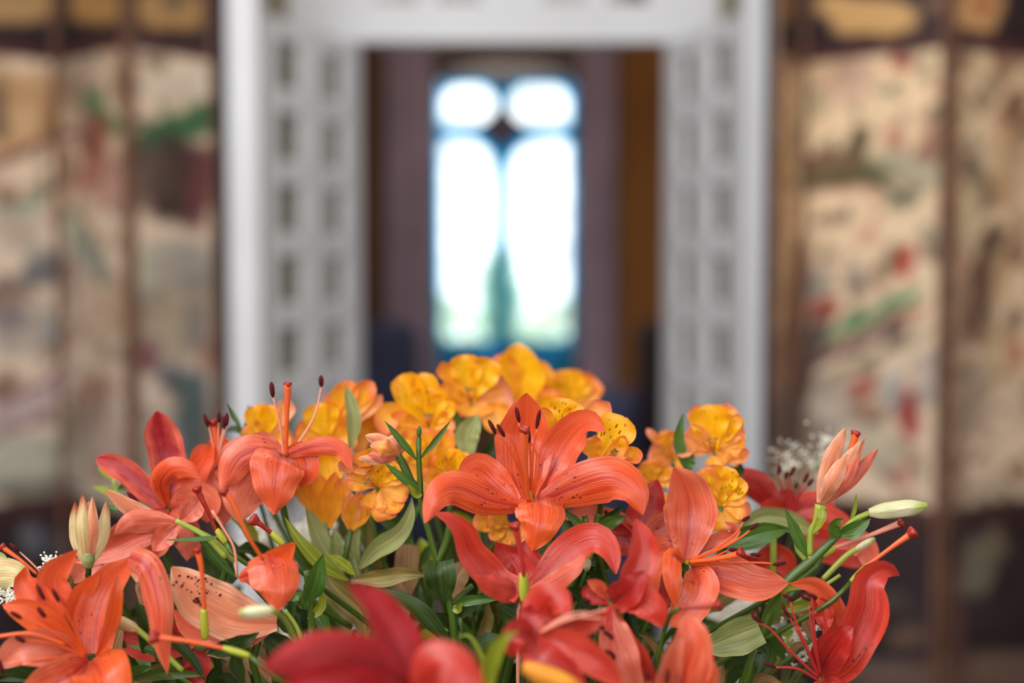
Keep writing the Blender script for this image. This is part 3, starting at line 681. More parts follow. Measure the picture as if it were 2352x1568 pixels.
# ---- B: red lily hanging below the main one
YB = .905
r = bloom('lily', 'red orange lily hanging directly below the central lily, yellow ovary showing', 'lily', YB, (1204,1372), 'red', [
 ([(1196,1362,0),(1140,1335,.6),(1085,1275,.5),(1062,1222,0),(1030,1190,-.4),(996,1178,-.6)], 76, {'roll':(25,10),'cup':.12,'prof':'base'}),
 ([(1196,1360,1),(1180,1310,2),(1150,1262,2.2),(1140,1245,2)], 96, {'m':'deepred','prof':'base','cup':.2}),
 ([(1198,1358,.5),(1160,1350,-.6),(1110,1335,-1.4),(1088,1322,-1.6)], 62, {'cup':-.2,'roll':20,'prof':'base'}),
 ([(1206,1365,1.2),(1212,1300,2.4),(1205,1240,3.0)], 84, {'m':'deepred','prof':'base'}),
 ([(1210,1364,0),(1262,1312,.2),(1320,1256,.2),(1370,1240,-.4),(1402,1270,-1),(1414,1318,-1.4)], 84, {'roll':(-10,-20),'cup':.12,'prof':'wide'}),
 ([(1214,1356,0),(1260,1340,-.6),(1310,1310,-1.0),(1346,1272,-.8)], 48, {'m':'coral','cup':-.15,'prof':'wide','roll':-20}),
])
pistil(r, YB, [(1203,1330,-1.8),(1200,1290,-2.4),(1190,1240,-2.8),(1183,1206,-3)], 'fil_r', 7, 13, ([(1204,1380,-1.6),(1202,1316,-1.8)], 12), stigm='stigma')
# ---- C: lily at right
YC = .945
r = bloom('lily', 'orange lily facing right, right of the central lily, stamens pointing at a green leaf', 'lily', YC, (1574,1288,1), 'coral', [
 ([(1574,1285,0),(1582,1210,1.2),(1580,1140,1.4),(1549,1073,.6)], 124, {'prof':'wide','cup':.14,'roll':6}),
 ([(1582,1290,.6),(1620,1252,1),(1665,1235,.8),(1688,1215,.2),(1664,1198,.2)], 36, {'m':'salmon','cup':.3}),
 ([(1570,1284,.5),(1535,1256,1),(1508,1272,.6),(1496,1320,.2),(1506,1372,.1)], 62, {'m':'orange','roll':15,'prof':'wide'}),
 ([(1586,1302,0),(1650,1316,-1),(1735,1340,-1.6),(1812,1338,-1.6)], 92, {'prof':'wide','cup':.1,'roll':-8}),
 ([(1588,1304,0),(1606,1335,-1.6),(1590,1385,-2.4),(1540,1440,-2.4)], 98, {'m':'orange','prof':'wide','cup':.12,'roll':12}),
 ([(1572,1288,-.3),(1545,1276,-1.6),(1545,1330,-2.8),(1552,1395,-3)], 46, {'m':'bright','prof':'wide','cup':-.2}),
])
for pts, an in (([(1584,1286,-.4),(1640,1262,-1.8),(1690,1225,-2.6),(1706,1200,-2.8)], (1705,1196,1722,1186)),
                ([(1584,1288,-.4),(1650,1262,-2),(1700,1235,-3),(1724,1216,-3.2)], (1721,1216,1742,1202)),
                ([(1584,1290,-.3),(1630,1282,-1.4),(1672,1264,-1.8)], (1673,1262,1697,1264)),
                ([(1584,1292,-.4),(1660,1280,-2),(1722,1272,-2.8)], (1723,1273,1748,1275)),
                ([(1586,1296,-.4),(1680,1292,-2),(1745,1292,-2.8),(1774,1294,-3)], (1774,1297,1806,1292))):
    stamen(r, YC, pts, an, 'fil_o', 3.6, 5.0)
pistil(r, YC, [(1584,1290,-.6),(1640,1284,-2),(1690,1274,-3),(1703,1268,-3.2)], 'fil_o', 6.5, 12, ([(1574,1292,-.2),(1600,1288,-.8)], 7))
# ---- D: deep red lily between them
YD = .86
r = bloom('lily', 'bright red lily with one tall upright petal, below and right of the central lily', 'lily', YD, (1404,1385), 'red', [
 ([(1408,1385,0),(1446,1330,.2),(1470,1262,.6),(1461,1191,1)], 80, {'prof':'wide','cup':.3,'roll':25,'m':'red'}),
 ([(1412,1380,-.4),(1450,1350,-1.2),(1480,1310,-1.2)], 70, {'m':'deepred','prof':'base'}),
 ([(1408,1385,0),(1462,1372,-1),(1502,1400,-1.6),(1523,1440,-1.6)], 76, {'prof':'wide','cup':.1}),
 ([(1404,1390,0),(1424,1450,-.8),(1462,1520,-1.2),(1508,1566,-1)], 74, {'roll':18,'m':'red'}),
 ([(1396,1395,0),(1410,1460,-1.2),(1432,1530,-2),(1470,1600,-2)], 84, {'m':'salmon','prof':'wide','roll':-14}),
 ([(1398,1380,0),(1378,1350,-.5),(1348,1332,-.8)], 30, {'m':'coral'}),
 ([(1398,1385,.4),(1372,1372,.5),(1352,1362,.6),(1340,1376,.6)], 40, {'m':'deepred'}),
])
for pts, an, cu in (([(1400,1392,-.6),(1392,1415,-1.6),(1388,1440,-2)], (1362,1432,1388,1446), 4), ([(1402,1392,-.6),(1402,1430,-1.8),(1400,1450,-2)], (1386,1450,1406,1470), 6),
                ([(1404,1392,-.6),(1404,1450,-2),(1402,1490,-2.4)], (1390,1492,1410,1516), 8), ([(1398,1388,-.4),(1370,1385,-1.2),(1352,1376,-1.4)], (1340,1372,1356,1384), 0)):
    stamen(r, YD, pts, an, 'fil_r', 3, 5.5, cu)
# ---- E: salmon lily at bottom
r = bloom('lily', 'salmon lily petals rising from the bottom edge under the right lily', 'lily', .82, (1560,1640), 'coral', [
 ([(1560,1635,0),(1568,1560,-.6),(1590,1480,-.8),(1578,1410,-.2)], 112, {'prof':'wide','cup':.18,'m':'coral'}),
 ([(1552,1635,0),(1530,1570,-1.4),(1545,1500,-2),(1566,1452,-1.8)], 66, {'prof':'wide','m':'salmon','roll':30}),
 ([(1570,1635,0),(1600,1600,-1),(1625,1560,-1.2),(1630,1500,-1)], 50, {'m':'orange','roll':40}),
 ([(1550,1640,0),(1490,1600,-1),(1450,1590,-1.5)], 70, {'m':'salmon'}),
])
for pts, an in (([(1548,1620,-2),(1536,1590,-2.6),(1531,1570,-3)], (1534,1534,1531,1572)), ([(1545,1620,-2),(1510,1590,-2.6),(1490,1565,-3)], (1480,1536,1492,1564))):
    stamen(r, .82, pts, an, 'fil_o', 3, 5.5)
# ---- F: crimson red lily lower centre, slightly before the focus
YFF = .80
r = bloom('lily', 'blurred red lily with a rounded upper petal and pink filaments, bottom centre right', 'lily', YFF, (1232,1455,1), 'deepred', [
 ([(1236,1460,0),(1240,1410,.6),(1262,1376,.2),(1296,1395,-.6),(1305,1420,-.8)], 90, {'prof':'base','cup':-.2,'m':'red'}),
 ([(1230,1455,0),(1216,1415,.6),(1222,1385,.6)], 60, {'m':'deepred','prof':'base'}),
 ([(1234,1455,0),(1290,1440,.4),(1345,1428,.4),(1395,1404,.4)], 62, {'m':'red','roll':40}),
 ([(1230,1458,0),(1300,1480,-1.4),(1370,1520,-2),(1428,1572,-2)], 78, {'prof':'wide','m':'red','roll':10}),
 ([(1226,1460,0),(1240,1510,-1.6),(1290,1550,-2.2),(1350,1590,-2.2)], 90, {'prof':'wide','m':'deepred'}),
 ([(1226,1458,0),(1195,1450,-.8),(1176,1470,-1.2),(1180,1510,-1.2)], 60, {'m':'deepred','prof':'wide'}),
])
for k, p in enumerate([(1395,1398),(1385,1420),(1350,1405)]):
    tube('stamen', r, [(1240,1452,-.6),(1300,1425-k*6,-1.4),(p[0],p[1],-1.4)], [3,2.6,2], M['fil_p'], YFF)
# ---- G: front crimson lily, out of focus
YG = .69
r = bloom('lily', 'large crimson lily in the foreground at the bottom, strongly blurred', 'lily', YG, (950,1620,1), 'crimson', [
 ([(945,1610,0),(918,1500,.3),(876,1412,.8),(836,1368,1),(798,1338,1)], 108, {'prof':'base','cup':.28,'roll':18,'m':'crimson'}),
 ([(952,1600,.8),(930,1530,1.2),(905,1470,1.4),(895,1420,1.4)], 90, {'m':'crimson','prof':'base'}),
 ([(950,1605,0),(860,1532,-1),(740,1505,-1.6),(598,1532,-1.8)], 122, {'prof':'wide','cup':-.12,'m':'crimson'}),
 ([(940,1620,0),(840,1590,-2),(730,1575,-2.4),(640,1590,-2.4)], 120, {'prof':'wide','m':'crimson'}),
 ([(950,1600,0),(1000,1530,-.6),(1050,1560,-1.4),(1110,1640,-1.8)], 124, {'prof':'wide','cup':-.15,'m':'red'}),
 ([(950,1600,.5),(990,1490,1),(1010,1500,.8),(1060,1560,0)], 60, {'prof':'base','m':'deepred'}),
])
# ---- H: big orange lily bottom left
YH = .88
r = bloom('lily', 'large ruffled orange lily at the lower left corner', 'lily', YH, (205,1512,1), 'orange', [
 ([(215,1500,0),(222,1420,.5),(252,1340,1),(312,1278,.6)], 98, {'prof':'base','cup':.15,'m':'orange','roll':-10}),
 ([(296,1278,.6),(336,1302,-.4),(362,1380,-1),(368,1460,-1.2),(384,1548,-1)], 66, {'prof':'base','cup':-.25,'m':'coral','roll':12}),
 ([(196,1500,0),(140,1400,1),(120,1330,1.2),(150,1290,1),(177,1262,.8)], 80, {'prof':'wide','m':'orange'}),
 ([(180,1495,0),(110,1410,.6),(60,1340,1.4),(58,1302,1.4)], 88, {'prof':'wide','m':'orange','roll':-15}),
 ([(190,1505,0),(130,1450,-.8),(60,1405,-1.2),(5,1388,-1.2)], 66, {'m':'bright','cup':.2}),
 ([(195,1512,0),(120,1490,-1.4),(50,1490,-2),(-10,1530,-2)], 84, {'m':'salmon','prof':'wide'}),
 ([(205,1515,0),(170,1545,-2),(110,1575,-2.6),(40,1600,-2.6)], 100, {'m':'coral','prof':'wide'}),
 ([(210,1515,0),(235,1550,-2),(240,1600,-2.6),(230,1640,-2.6)], 130, {'m':'bright','prof':'wide'}),
 ([(222,1505,-.2),(248,1440,-1.2),(262,1380,-1.4),(270,1320,-1)], 44, {'m':'bright','roll':35}),
 ([(205,1500,.2),(170,1440,.2),(180,1370,.4),(230,1310,.6)], 60, {'m':'bright','roll':30}),
])
for an in ((84,1342,102,1378), (120,1352,136,1382), (86,1394,104,1418), (24,1405,50,1420), (36,1462,58,1474), (-4,1512,8,1548)):
    mx, my = (an[0]+an[2])/2, (an[1]+an[3])/2
    stamen(r, YH, [(196,1506,-.6),(196+(mx-196)*.5,1506+(my-1506)*.55-6,-2),(mx,my,-2.8)], an, 'fil_o', 3.2, 5.8)
tube('stamen', r, [(150,1480,-2),(70,1455,-3),(-10,1462,-3.2)], [5,4.5,4.5], M['fil_o'], YH)
# ---- H2: pistil flower behind lower left corner (only the style and one pale petal reach the frame)
r = bloom('lily', 'cream backed lily petal and long orange pistil at the left edge', 'lily', .95, (-40,1350), 'cream_petal', [
 ([(-50,1330,0),(0,1318,0),(40,1325,0),(58,1352,0)], 74, {'prof':'wide','m':'cream_petal','cup':-.2}),
 ([(-50,1340,0),(-10,1290,.5),(20,1290,.5)], 50, {'m':'bud'})], stem=True)
pistil(r, .95, [(85,1318,-.8),(50,1288,-1),(4,1255,-1)], 'fil_o', 5, 9)
stamen(r, .95, [(105,1325,-.5),(70,1290,-.8),(44,1266,-.8)], (22,1247,44,1267), 'fil_p', 3, 4.5)
# ---- I: rear left lily with tall tongue petal
YI = 1.02
r = bloom('lily', 'crimson throated lily with one tall upright petal at the left rear', 'lily', YI, (385,1165), 'red', [
 ([(388,1160,0),(392,1090,.6),(376,1015,.8),(360,944,.2)], 84, {'prof':'tongue','cup':.22,'m':'throat'}),
 ([(380,1165,0),(335,1125,0),(282,1078,0),(222,1052,0)], 56, {'prof':'tongue','cup':.25,'m':'throat'}),
 ([(384,1160,-.4),(368,1112,-1),(392,1078,-1.6),(430,1078,-1.8),(462,1098,-1.8)], 56, {'prof':'wide','m':'orange','cup':-.2}),
 ([(392,1160,0),(436,1112,.2),(470,1060,.4),(492,1015,.2)], 58, {'prof':'wide','m':'orange','roll':-20}),
 ([(392,1170,0),(430,1158,-1),(470,1150,-1.4),(476,1200,-1.4)], 84, {'prof':'wide','m':'coral'}),
 ([(392,1175,0),(372,1205,-1),(362,1245,-1.4),(352,1284,-1.4)], 66, {'prof':'wide','m':'coral'}),
 ([(396,1175,0),(420,1210,-1),(432,1250,-1.2),(430,1288,-1)], 70, {'prof':'wide','m':'salmon','cup':-.15}),
])
stamen(r, YI, [(380,1165,-.6),(340,1170,-1.6),(318,1150,-1.8)], (292,1130,322,1160), 'fil_r', 3, 6)
# I2: salmon back-view lily under it
YI2 = .97
r = bloom('lily', 'salmon lily seen from behind on a green stalk, left of centre left', 'lily', YI2, (420,1200), 'salmon', [
 ([(408,1205,0),(345,1190,0),(290,1160,-.4),(242,1124,-.8)], 42, {'prof':'wide','m':'wilted','cup':-.2}),
 ([(405,1200,0),(350,1196,-.4),(300,1200,-1),(262,1228,-1)], 56, {'prof':'wide','m':'salmon','cup':-.2}),
 ([(408,1205,0),(375,1235,-.4),(350,1265,-.8)], 50, {'prof':'wide','m':'coral'}),
 ([(412,1195,0),(440,1170,.5),(468,1140,.8)], 54, {'prof':'wide','m':'salmon'}),
 ([(405,1206,.2),(330,1225,.4),(250,1260,.4),(170,1290,.2)], 70, {'prof':'wide','m':'coral'}),
], stem=False)
tube('stalk', r, [(408,1199),(450,1218),(490,1240),(540,1290)], [4,6,6.5,6.5], M['stem_y'], YI2)
# ---- K: lily with upright stamens, left rear
YK = 1.03
r = bloom('lily', 'orange lily with a tuft of upright pink stamens, left of the yellow flowers', 'lily', YK, (500,1075), 'coral', [
 ([(498,1070,0),(470,1040,.5),(455,1060,0),(462,1095,-.2)], 44, {'m':'orange','prof':'wide'}),
 ([(500,1072,0),(530,1045,0),(575,1030,-.4),(605,1060,-.8)], 62, {'m':'coral','prof':'wide','cup':-.2}),
 ([(500,1075,0),(530,1085,-.8),(560,1100,-1.2),(575,1140,-1.2)], 70, {'m':'salmon','prof':'wide'}),
 ([(498,1075,0),(485,1100,-.8),(500,1140,-1.2),(520,1205,-1.2)], 84, {'m':'salmon','prof':'wide','cup':-.1}),
 ([(498,1070,.3),(508,1030,.8),(480,1010,.8)], 50, {'m':'orange','prof':'wide'}),
])
for a, b in (((478,970),(468,950)), ((503,960),(500,946)), ((521,968),(522,948)), ((515,975),(512,955))):
    stamen(r, YK, [(498,1065,-.3),((498+a[0])/2,1015,-.8),(a[0],a[1],-1)], (b[0]+1,b[1],a[0],a[1]+10), 'fil_p', 3.4, 5)
pistil(r, YK, [(499,1066,-.4),(496,1010,-.8),(490,968,-.9)], 'fil_o', 5.5, 11)
# ---- J: lily with pendant front petal and two tall stamens
YJ = .99
r = bloom('lily', 'orange lily with a broad front petal folded down and a tall pistil, upper left', 'lily', YJ, (652,1052,.5), 'coral', [
 ([(648,1044,-.4),(640,1054,-1.8),(634,1100,-2.6),(630,1182,-2.6)], 122, {'prof':'base','cup':-.12,'keel':.04,'m':'orange'}),
 ([(650,1048,0),(605,1032,-.4),(550,1052,-.8),(508,1128,-1)], 78, {'prof':'wide','cup':-.2,'m':'coral'}),
 ([(655,1045,0),(720,1026,-.3),(780,1030,-.6),(808,1080,-1)], 44, {'prof':'wide','cup':-.15,'m':'orange'}),
 ([(650,1042,.6),(600,1018,.8),(560,1014,.4)], 56, {'m':'salmon','prof':'wide'}),
 ([(655,1042,.8),(690,1040,.4),(705,1075,0),(690,1120,0)], 60, {'m':'orange','prof':'wide'}),
 ([(645,1055,.4),(590,1090,.2),(560,1130,.2),(548,1200,.2)], 110, {'m':'salmon','prof':'wide','cup':-.1}),
])
stamen(r, YJ, [(652,1045,-.2),(645,985,-.8),(628,914,-1)], (623,877,627,912), 'fil_p', 4, 6)
pistil(r, YJ, [(657,1046,-.2),(658,980,-.8),(661,882,-1)], 'fil_o', 6.5, 9.5)
stamen(r, YJ, [(666,1046,.5),(720,960,1.5),(738,890,2)], (737,862,738,888), 'fil_p', 3.5, 6)
# ---- M: pendant orange petal lily
r = bloom('lily', 'orange lily showing one folded triangular petal, above the pale bud', 'lily', .89, (560,1325), 'orange', [
 ([(618,1268,.2),(628,1305,-.8),(640,1352,-1.5),(638,1404,-1.6)], 116, {'prof':'base','cup':-.16,'m':'orange','roll':-8}),
 ([(548,1328,.2),(582,1318,-.4),(622,1322,-.9),(640,1345,-1.0)], 58, {'prof':'wide','cup':-.15,'m':'orange'}),
 ([(600,1312,.4),(645,1280,0),(677,1245,-.5)], 60, {'prof':'base','cup':.1,'m':'bright'}),
], dirn=Vector((.012, .05, -.035)))
pistil(r, .89, [(604,1285,-.6),(570,1230,-1.4),(532,1150,-1.6),(514,1128,-1.6)], 'fil_o', 6, 12)
# ---- N: spotted salmon petal lily
r = bloom('lily', 'salmon lily showing one broad petal speckled with dark pollen, lower left', 'lily', .91, (600,1440,1), 'salmon', [
 ([(636,1430,0),(560,1425,-.8),(470,1385,-1),(394,1302,-.6)], 122, {'prof':'wide','cup':.2,'m':'wilted','roll':10}),
 ([(632,1436,0),(560,1462,-.4),(480,1440,-.4),(430,1400,-.2)], 56, {'prof':'wide','m':'salmon','cup':-.1}),
 ([(600,1440,.8),(520,1450,1.2),(440,1440,1.4),(400,1400,1.6)], 60, {'m':'coral'}),
])
rr = random.Random(4)
for k in range(46):   # pollen grains and clumps lying on the petal
    px, py = rr.gauss(447, 24), rr.gauss(1352, 13)
    if k % 4 == 0: px, py = rr.gauss(452, 10), rr.gauss(1382, 6)
    c = at(px, py, .91-.0125)-r.location; s = rr.uniform(1.4, 4)*.91/FX; V = []
    for i in range(10):
        a = i*2.399; z = 1-2*(i+.5)/10; q = math.sqrt(1-z*z); V.append(c+Vector((q*math.cos(a)*s*rr.uniform(.7, 1.4), z*s*.5, q*math.sin(a)*s*rr.uniform(.7, 1.4))))
    import bmesh
    if k == 0: PB = bmesh.new()
    vs = [PB.verts.new(v) for v in V]; bmesh.ops.convex_hull(PB, input=vs)
me = bpy.data.meshes.new('pollen'); PB.to_mesh(me); po = link('pollen', me, M['anther'], r); po['kind'] = 'stuff'
pistil(r, .91, [(470,1402,-2.6),(467,1350,-3),(462,1300,-3.2),(453,1262,-3.2)], 'fil_o', 6, 11, ([(471,1468,-2.4),(468,1398,-2.6)], 9.5))
# ---- loose pistils left after petals fell
def lone(label, Y, pts, ov, style='fil_o', r_=6, st=11, cat='pistil'):
    b = at(ov[-1][0], ov[-1][1], Y); root = empty('spent_lily', b, label, 'spent lily')
    pistil(root, Y, pts, style, r_, st, ([(p[0], p[1]) for p in ov[:2]], 8.5))
    tube('stalk', root, ov[-2:]+[(ov[-1][0]*.6+1176*.4, ov[-1][1]+150, 4)], [6, 6.5, 7], M['stem'], Y)
    return root
lone('spent lily pistil with dark red head, left, below the tufted stamens', .95, [(500,1225),(475,1170,-.3),(452,1122,-.4)], [(497,1215),(518,1246),(560,1290)], 'stigma')
lone('spent lily pistil with knobbly dark head, under the folded orange petal', .95, [(625,1225),(600,1205,-.3),(580,1192,-.4)], [(622,1222),(652,1250),(690,1310)], 'stigma', 7, 14)
lone('spent lily pistil lying sideways along the bottom left', .84, [(520,1490),(430,1472,-.3),(350,1462,-.4)], [(512,1487),(574,1506),(640,1560)], 'fil_o', 6.5, 16)
lone('upper of the two long pistils pointing right past the right lily', .96, [(1905,1262),(1990,1232,-.3),(2070,1200,-.4)], [(1918,1256),(1888,1276),(1840,1330)], 'fil_p', 6, 11)
lone('lower of the two long pistils pointing right past the right lily', .93, [(1990,1300),(2050,1255,-.3),(2098,1222,-.4)], [(1996,1296),(1955,1336),(1880,1400)], 'fil_o', 6.5, 14)
t_ = empty('spent_lily', at(1654, 1388, .83), 'short red pistil with knobbed head beneath the right lily', 'spent lily')
pistil(t_, .83, [(1560,1395,1),(1610,1394,.3),(1652,1389,0)], 'stigma', 6, 12)
tube('stalk', t_, [(1560,1395,1),(1530,1430,2),(1500,1560,3)], [6,6,7], M['stem'], .83)
# loose curved filament
t_ = empty('lily_filament', at(545, 1325, .9), 'thin pale curved filament drooping beside the folded orange petal', 'filament')
tube('filament', t_, [(487,1172),(512,1212),(538,1260),(544,1325)], [3.2,3.2,3,3], M['fil_p'], .9); 
# ---- O: right bottom lily
YO = .92
r = bloom('lily', 'red lily with an upright hooked petal at the lower right', 'lily', YO, (1885,1560), 'red', [
 ([(1888,1545,0),(1945,1485,-.4),(1985,1400,-.4),(1992,1335,-.2),(2030,1306,.1),(2066,1322,.3)], 106, {'prof':'base','cup':.28,'roll':16,'m':'red'}),
 ([(1882,1548,0),(1905,1500,-1),(1940,1455,-1.6),(1960,1440,-1.6)], 80, {'prof':'wide','m':'deepred'}),
 ([(1880,1545,.8),(1915,1460,1.4),(1912,1395,1.2),(1870,1345,.8),(1812,1340,.6)], 58, {'m':'orange','ruf':.09,'prof':'wide'}),
 ([(1895,1450,.8),(1890,1400,1),(1860,1370,1)], 46, {'m':'red','ruf':.1,'prof':'wide'}),
 ([(1884,1560,0),(1900,1590,-1),(1930,1640,-1)], 90, {'m':'deepred','prof':'wide'}),
])
for pts, an, cu in (([(1880,1555,-.6),(1820,1500,-1.8),(1770,1445,-2.2),(1740,1430,-2.4)], (1730,1402,1750,1430), -9),
                    ([(1880,1550,-.6),(1850,1480,-2),(1822,1410,-2.4),(1816,1380,-2.4)], (1796,1364,1820,1380), 4),
                    ([(1880,1552,-.6),(1845,1475,-1.8),(1815,1420,-2.2)], (1797,1384,1814,1418), -3),
                    ([(1884,1548,-.6),(1868,1470,-1.8),(1858,1390,-2.2)], (1846,1362,1862,1378), -10),
                    ([(1878,1560,-.6),(1830,1535,-1.8),(1782,1532,-2.2)], (1752,1522,1782,1534), 3),
                    ([(1884,1548,-.4),(1872,1460,-1.2),(1866,1385,-1.6),(1864,1372,-1.6)], (1848,1362,1872,1378), 12)):
    stamen(r, YO, pts, an, 'fil_r', 3.6, 5.0, cu)
# ---- P: rear right red lily
YP = 1.1
r = bloom('lily', 'dark red lily with pink stamens at the right rear, beyond the yellow blooms', 'lily', YP, (1815,1190), 'deepred', [
 ([(1812,1185,0),(1775,1150,0),(1735,1112,-.4),(1700,1105,-.8),(1708,1150,-1.2)], 66, {'prof':'wide','cup':-.2,'m':'deepred'}),
 ([(1812,1190,0),(1770,1170,-1),(1740,1175,-1.4)], 60, {'prof':'wide','m':'red'}),
 ([(1815,1185,0),(1860,1155,.5),(1895,1155,.5),(1915,1175,.3)], 54, {'prof':'wide','m':'red','cup':-.2}),
 ([(1818,1190,0),(1870,1200,-1),(1920,1215,-1.4),(1958,1262,-1.4)], 92, {'prof':'wide','m':'red','cup':-.2}),
 ([(1820,1195,0),(1880,1240,-1.4),(1940,1260,-1.8),(1992,1300,-1.8)], 90, {'prof':'wide','m':'red'}),
 ([(1815,1190,0),(1805,1150,1),(1820,1125,1)], 60, {'prof':'wide','m':'crimson'}),
])
for a in ((1792,1068,1788,1090), (1826,1070,1814,1094), (1808,1082,1804,1100), (1858,1086,1846,1110), (1868,1100,1856,1116), (1832,1108,1826,1122)):
    stamen(r, YP, [(1815,1180,-.4),((1815+a[2])/2,1140,-1),(a[2],a[3],-1.2)], a, 'fil_r', 3.6, 5)
# ---- Q: pinkish red petals behind the right lily
r = bloom('lily', 'pinkish red lily half hidden between the central and right lilies', 'lily', 1.0, (1490,1260,1), 'red', [
 ([(1490,1265,0),(1500,1225,0),(1540,1205,-.2),(1590,1230,-.4)], 64, {'m':'salmon','prof':'wide'}),
 ([(1485,1260,0),(1470,1215,.4),(1490,1160,.8),(1510,1100,1)], 84, {'m':'deepred','prof':'wide'}),
 ([(1485,1262,0),(1440,1240,0),(1405,1245,0),(1390,1290,0)], 74, {'m':'deepred','prof':'wide'}),
 ([(1488,1265,0),(1510,1300,-.6),(1520,1350,-1),(1510,1400,-1)], 80, {'m':'deepred','prof':'wide'}),
 ([(1480,1262,.2),(1420,1200,.4),(1340,1180,.6),(1290,1190,.8)], 50, {'m':'salmon','prof':'wide'}),
])
stamen(r, 1.0, [(1480,1250,-.5),(1440,1210,-1),(1400,1185,-1)], (1389,1172,1399,1186), 'fil_r', 3, 5)
# ---- R: red lily behind right, under the leaf
bloom('lily', 'dark red lily in shade under the right hand green leaf', 'lily', 1.03, (1740,1330,1), 'deepred', [
 ([(1740,1335,0),(1765,1290,0),(1795,1285,-.3),(1815,1330,-.5)], 66, {'m':'red','prof':'wide'}),
 ([(1735,1335,0),(1715,1300,0),(1690,1290,0)], 60, {'prof':'wide'}),
 ([(1740,1340,0),(1780,1350,-.5),(1812,1380,-.6)], 60, {'prof':'wide'}),
 ([(1905,1250,0),(1950,1240,0),(1990,1262,-.3),(1996,1312,-.5)], 60, {'m':'salmon','prof':'wide'})])
# ---- S: red lily petals in lower left shade
bloom('lily', 'red lily petals in shade beneath the speckled petal at lower left', 'lily', .97, (430,1490,1), 'red', [
 ([(430,1490,0),(395,1440,0),(400,1400,0)], 50, {'prof':'wide'}),
 ([(430,1490,0),(440,1430,0),(445,1380,0)], 60, {'m':'orange','prof':'wide'}),
 ([(425,1495,0),(350,1480,-.3),(280,1460,-.5),(250,1480,-.5)], 80, {'m':'red','prof':'wide'}),
 ([(430,1495,0),(450,1530,-.3),(440,1580,-.5)], 70, {'m':'deepred','prof':'wide'})])
bloom('lily', 'small orange lily petals behind the closed pale bloom, left', 'lily', 1.0, (300,1300,1), 'coral', [
 ([(300,1300,0),(280,1240,.3),(292,1190,.2)], 76, {'m':'salmon','prof':'wide','cup':.2}),
 ([(300,1305,0),(250,1270,.3),(230,1230,.6)], 60, {'m':'deepred','prof':'wide'}),
 ([(300,1305,0),(340,1330,-.2),(335,1400,-.4)], 60, {'m':'wilted','prof':'wide'}),
 ([(300,1300,0),(240,1290,-.3),(190,1310,-.4),(165,1340,-.4)], 70, {'m':'salmon','prof':'wide'})])

# ---- closed and wilted blooms
def closed(label, Y, base, tips, w_, mat, stig=None, stemdir=None, **kw):
    b = at(base[0], base[1], Y); root = empty('closed_lily', b, label, 'lily')
    for k, tp in enumerate(tips):
        mid = ((base[0]+tp[0])/2+tp[2], (base[1]+tp[1])/2+tp[3], tp[4] if len(tp) > 4 else 0)
        petal('petal', root, [(base[0]+tp[2]*.3, base[1], 0), mid, (tp[0], tp[1], mid[2]*.4)], w_*(tp[5] if len(tp) > 5 else 1), M[tp[6] if len(tp) > 6 else mat], Y, 'slim', roll=0, cup=-.25, ruf=.04, keel=-.05)
    if stig: pistil(root, Y, [base, ((base[0]+stig[0])/2, (base[1]+stig[1])/2), (stig[0], stig[1])], 'fil_o', 6, 11)
    return root
r = closed('half closed cream and red tipped lily standing upright at the left', .93, (203,1298), [(172,1152,-12,10,0,1,'cream_petal'),(245,1150,10,12,.3,1,'cream_petal'),(190,1132,-4,0,-.8,1.1,'cream_petal'),(212,1140,5,0,-.6,.9,'wilted'),(205,1150,0,0,.8,1,'wilted')], 30, 'cream_petal')
tube('receptacle', r, [(203,1304,0),(203,1285,0),(203,1268,0)], [9,15,13], M['g_pale'], .93, 10, 8)
tube('stalk', r, [(203,1300),(215,1360,2),(330,1560,4)], [7,7,7], M['stem'], .93)
r = closed('wilted orange lily pointing up and right on a green stalk, far right', .95, (1886,1155), [(1942,982,-8,-4,0,1.3,'wilted'),(1978,1010,2,-6,-.6,1.0,'wilted'),(2017,1030,4,8,0,1.0,'salmon'),(1986,1008,6,4,.6,1.0,'wilted'),(1946,1042,-4,6,-1.2,1.3,'wilted'),(1975,1040,8,6,-1,1.0,'salmon')], 32, 'wilted')
pistil(r, .95, [(1930,1080,.2),(1955,1030,0),(1967,994,0)], 'fil_o', 7, 11)
tube('stalk', r, [(1886,1160),(1876,1200),(1862,1225),(1860,1275)], [15,11,8,8], M['stem_y'], .95)
r = closed('small wilted peach lily lying on its side above the tall stem, left of centre', .96, (916,1045), [(838,1000,0,-8,0,1.1,'wilted'),(822,1052,0,6,0,.8,'wilted'),(850,1022,0,-4,-.9,1.4,'a_pink'),(845,1044,4,2,-.6,1,'salmon'),(880,1010,12,-6,-.3,1.3,'wilted')], 32, 'wilted')
tube('stalk', r, [(914,1044),(930,1070),(945,1105)], [8,8,8], M['stem'], .96)
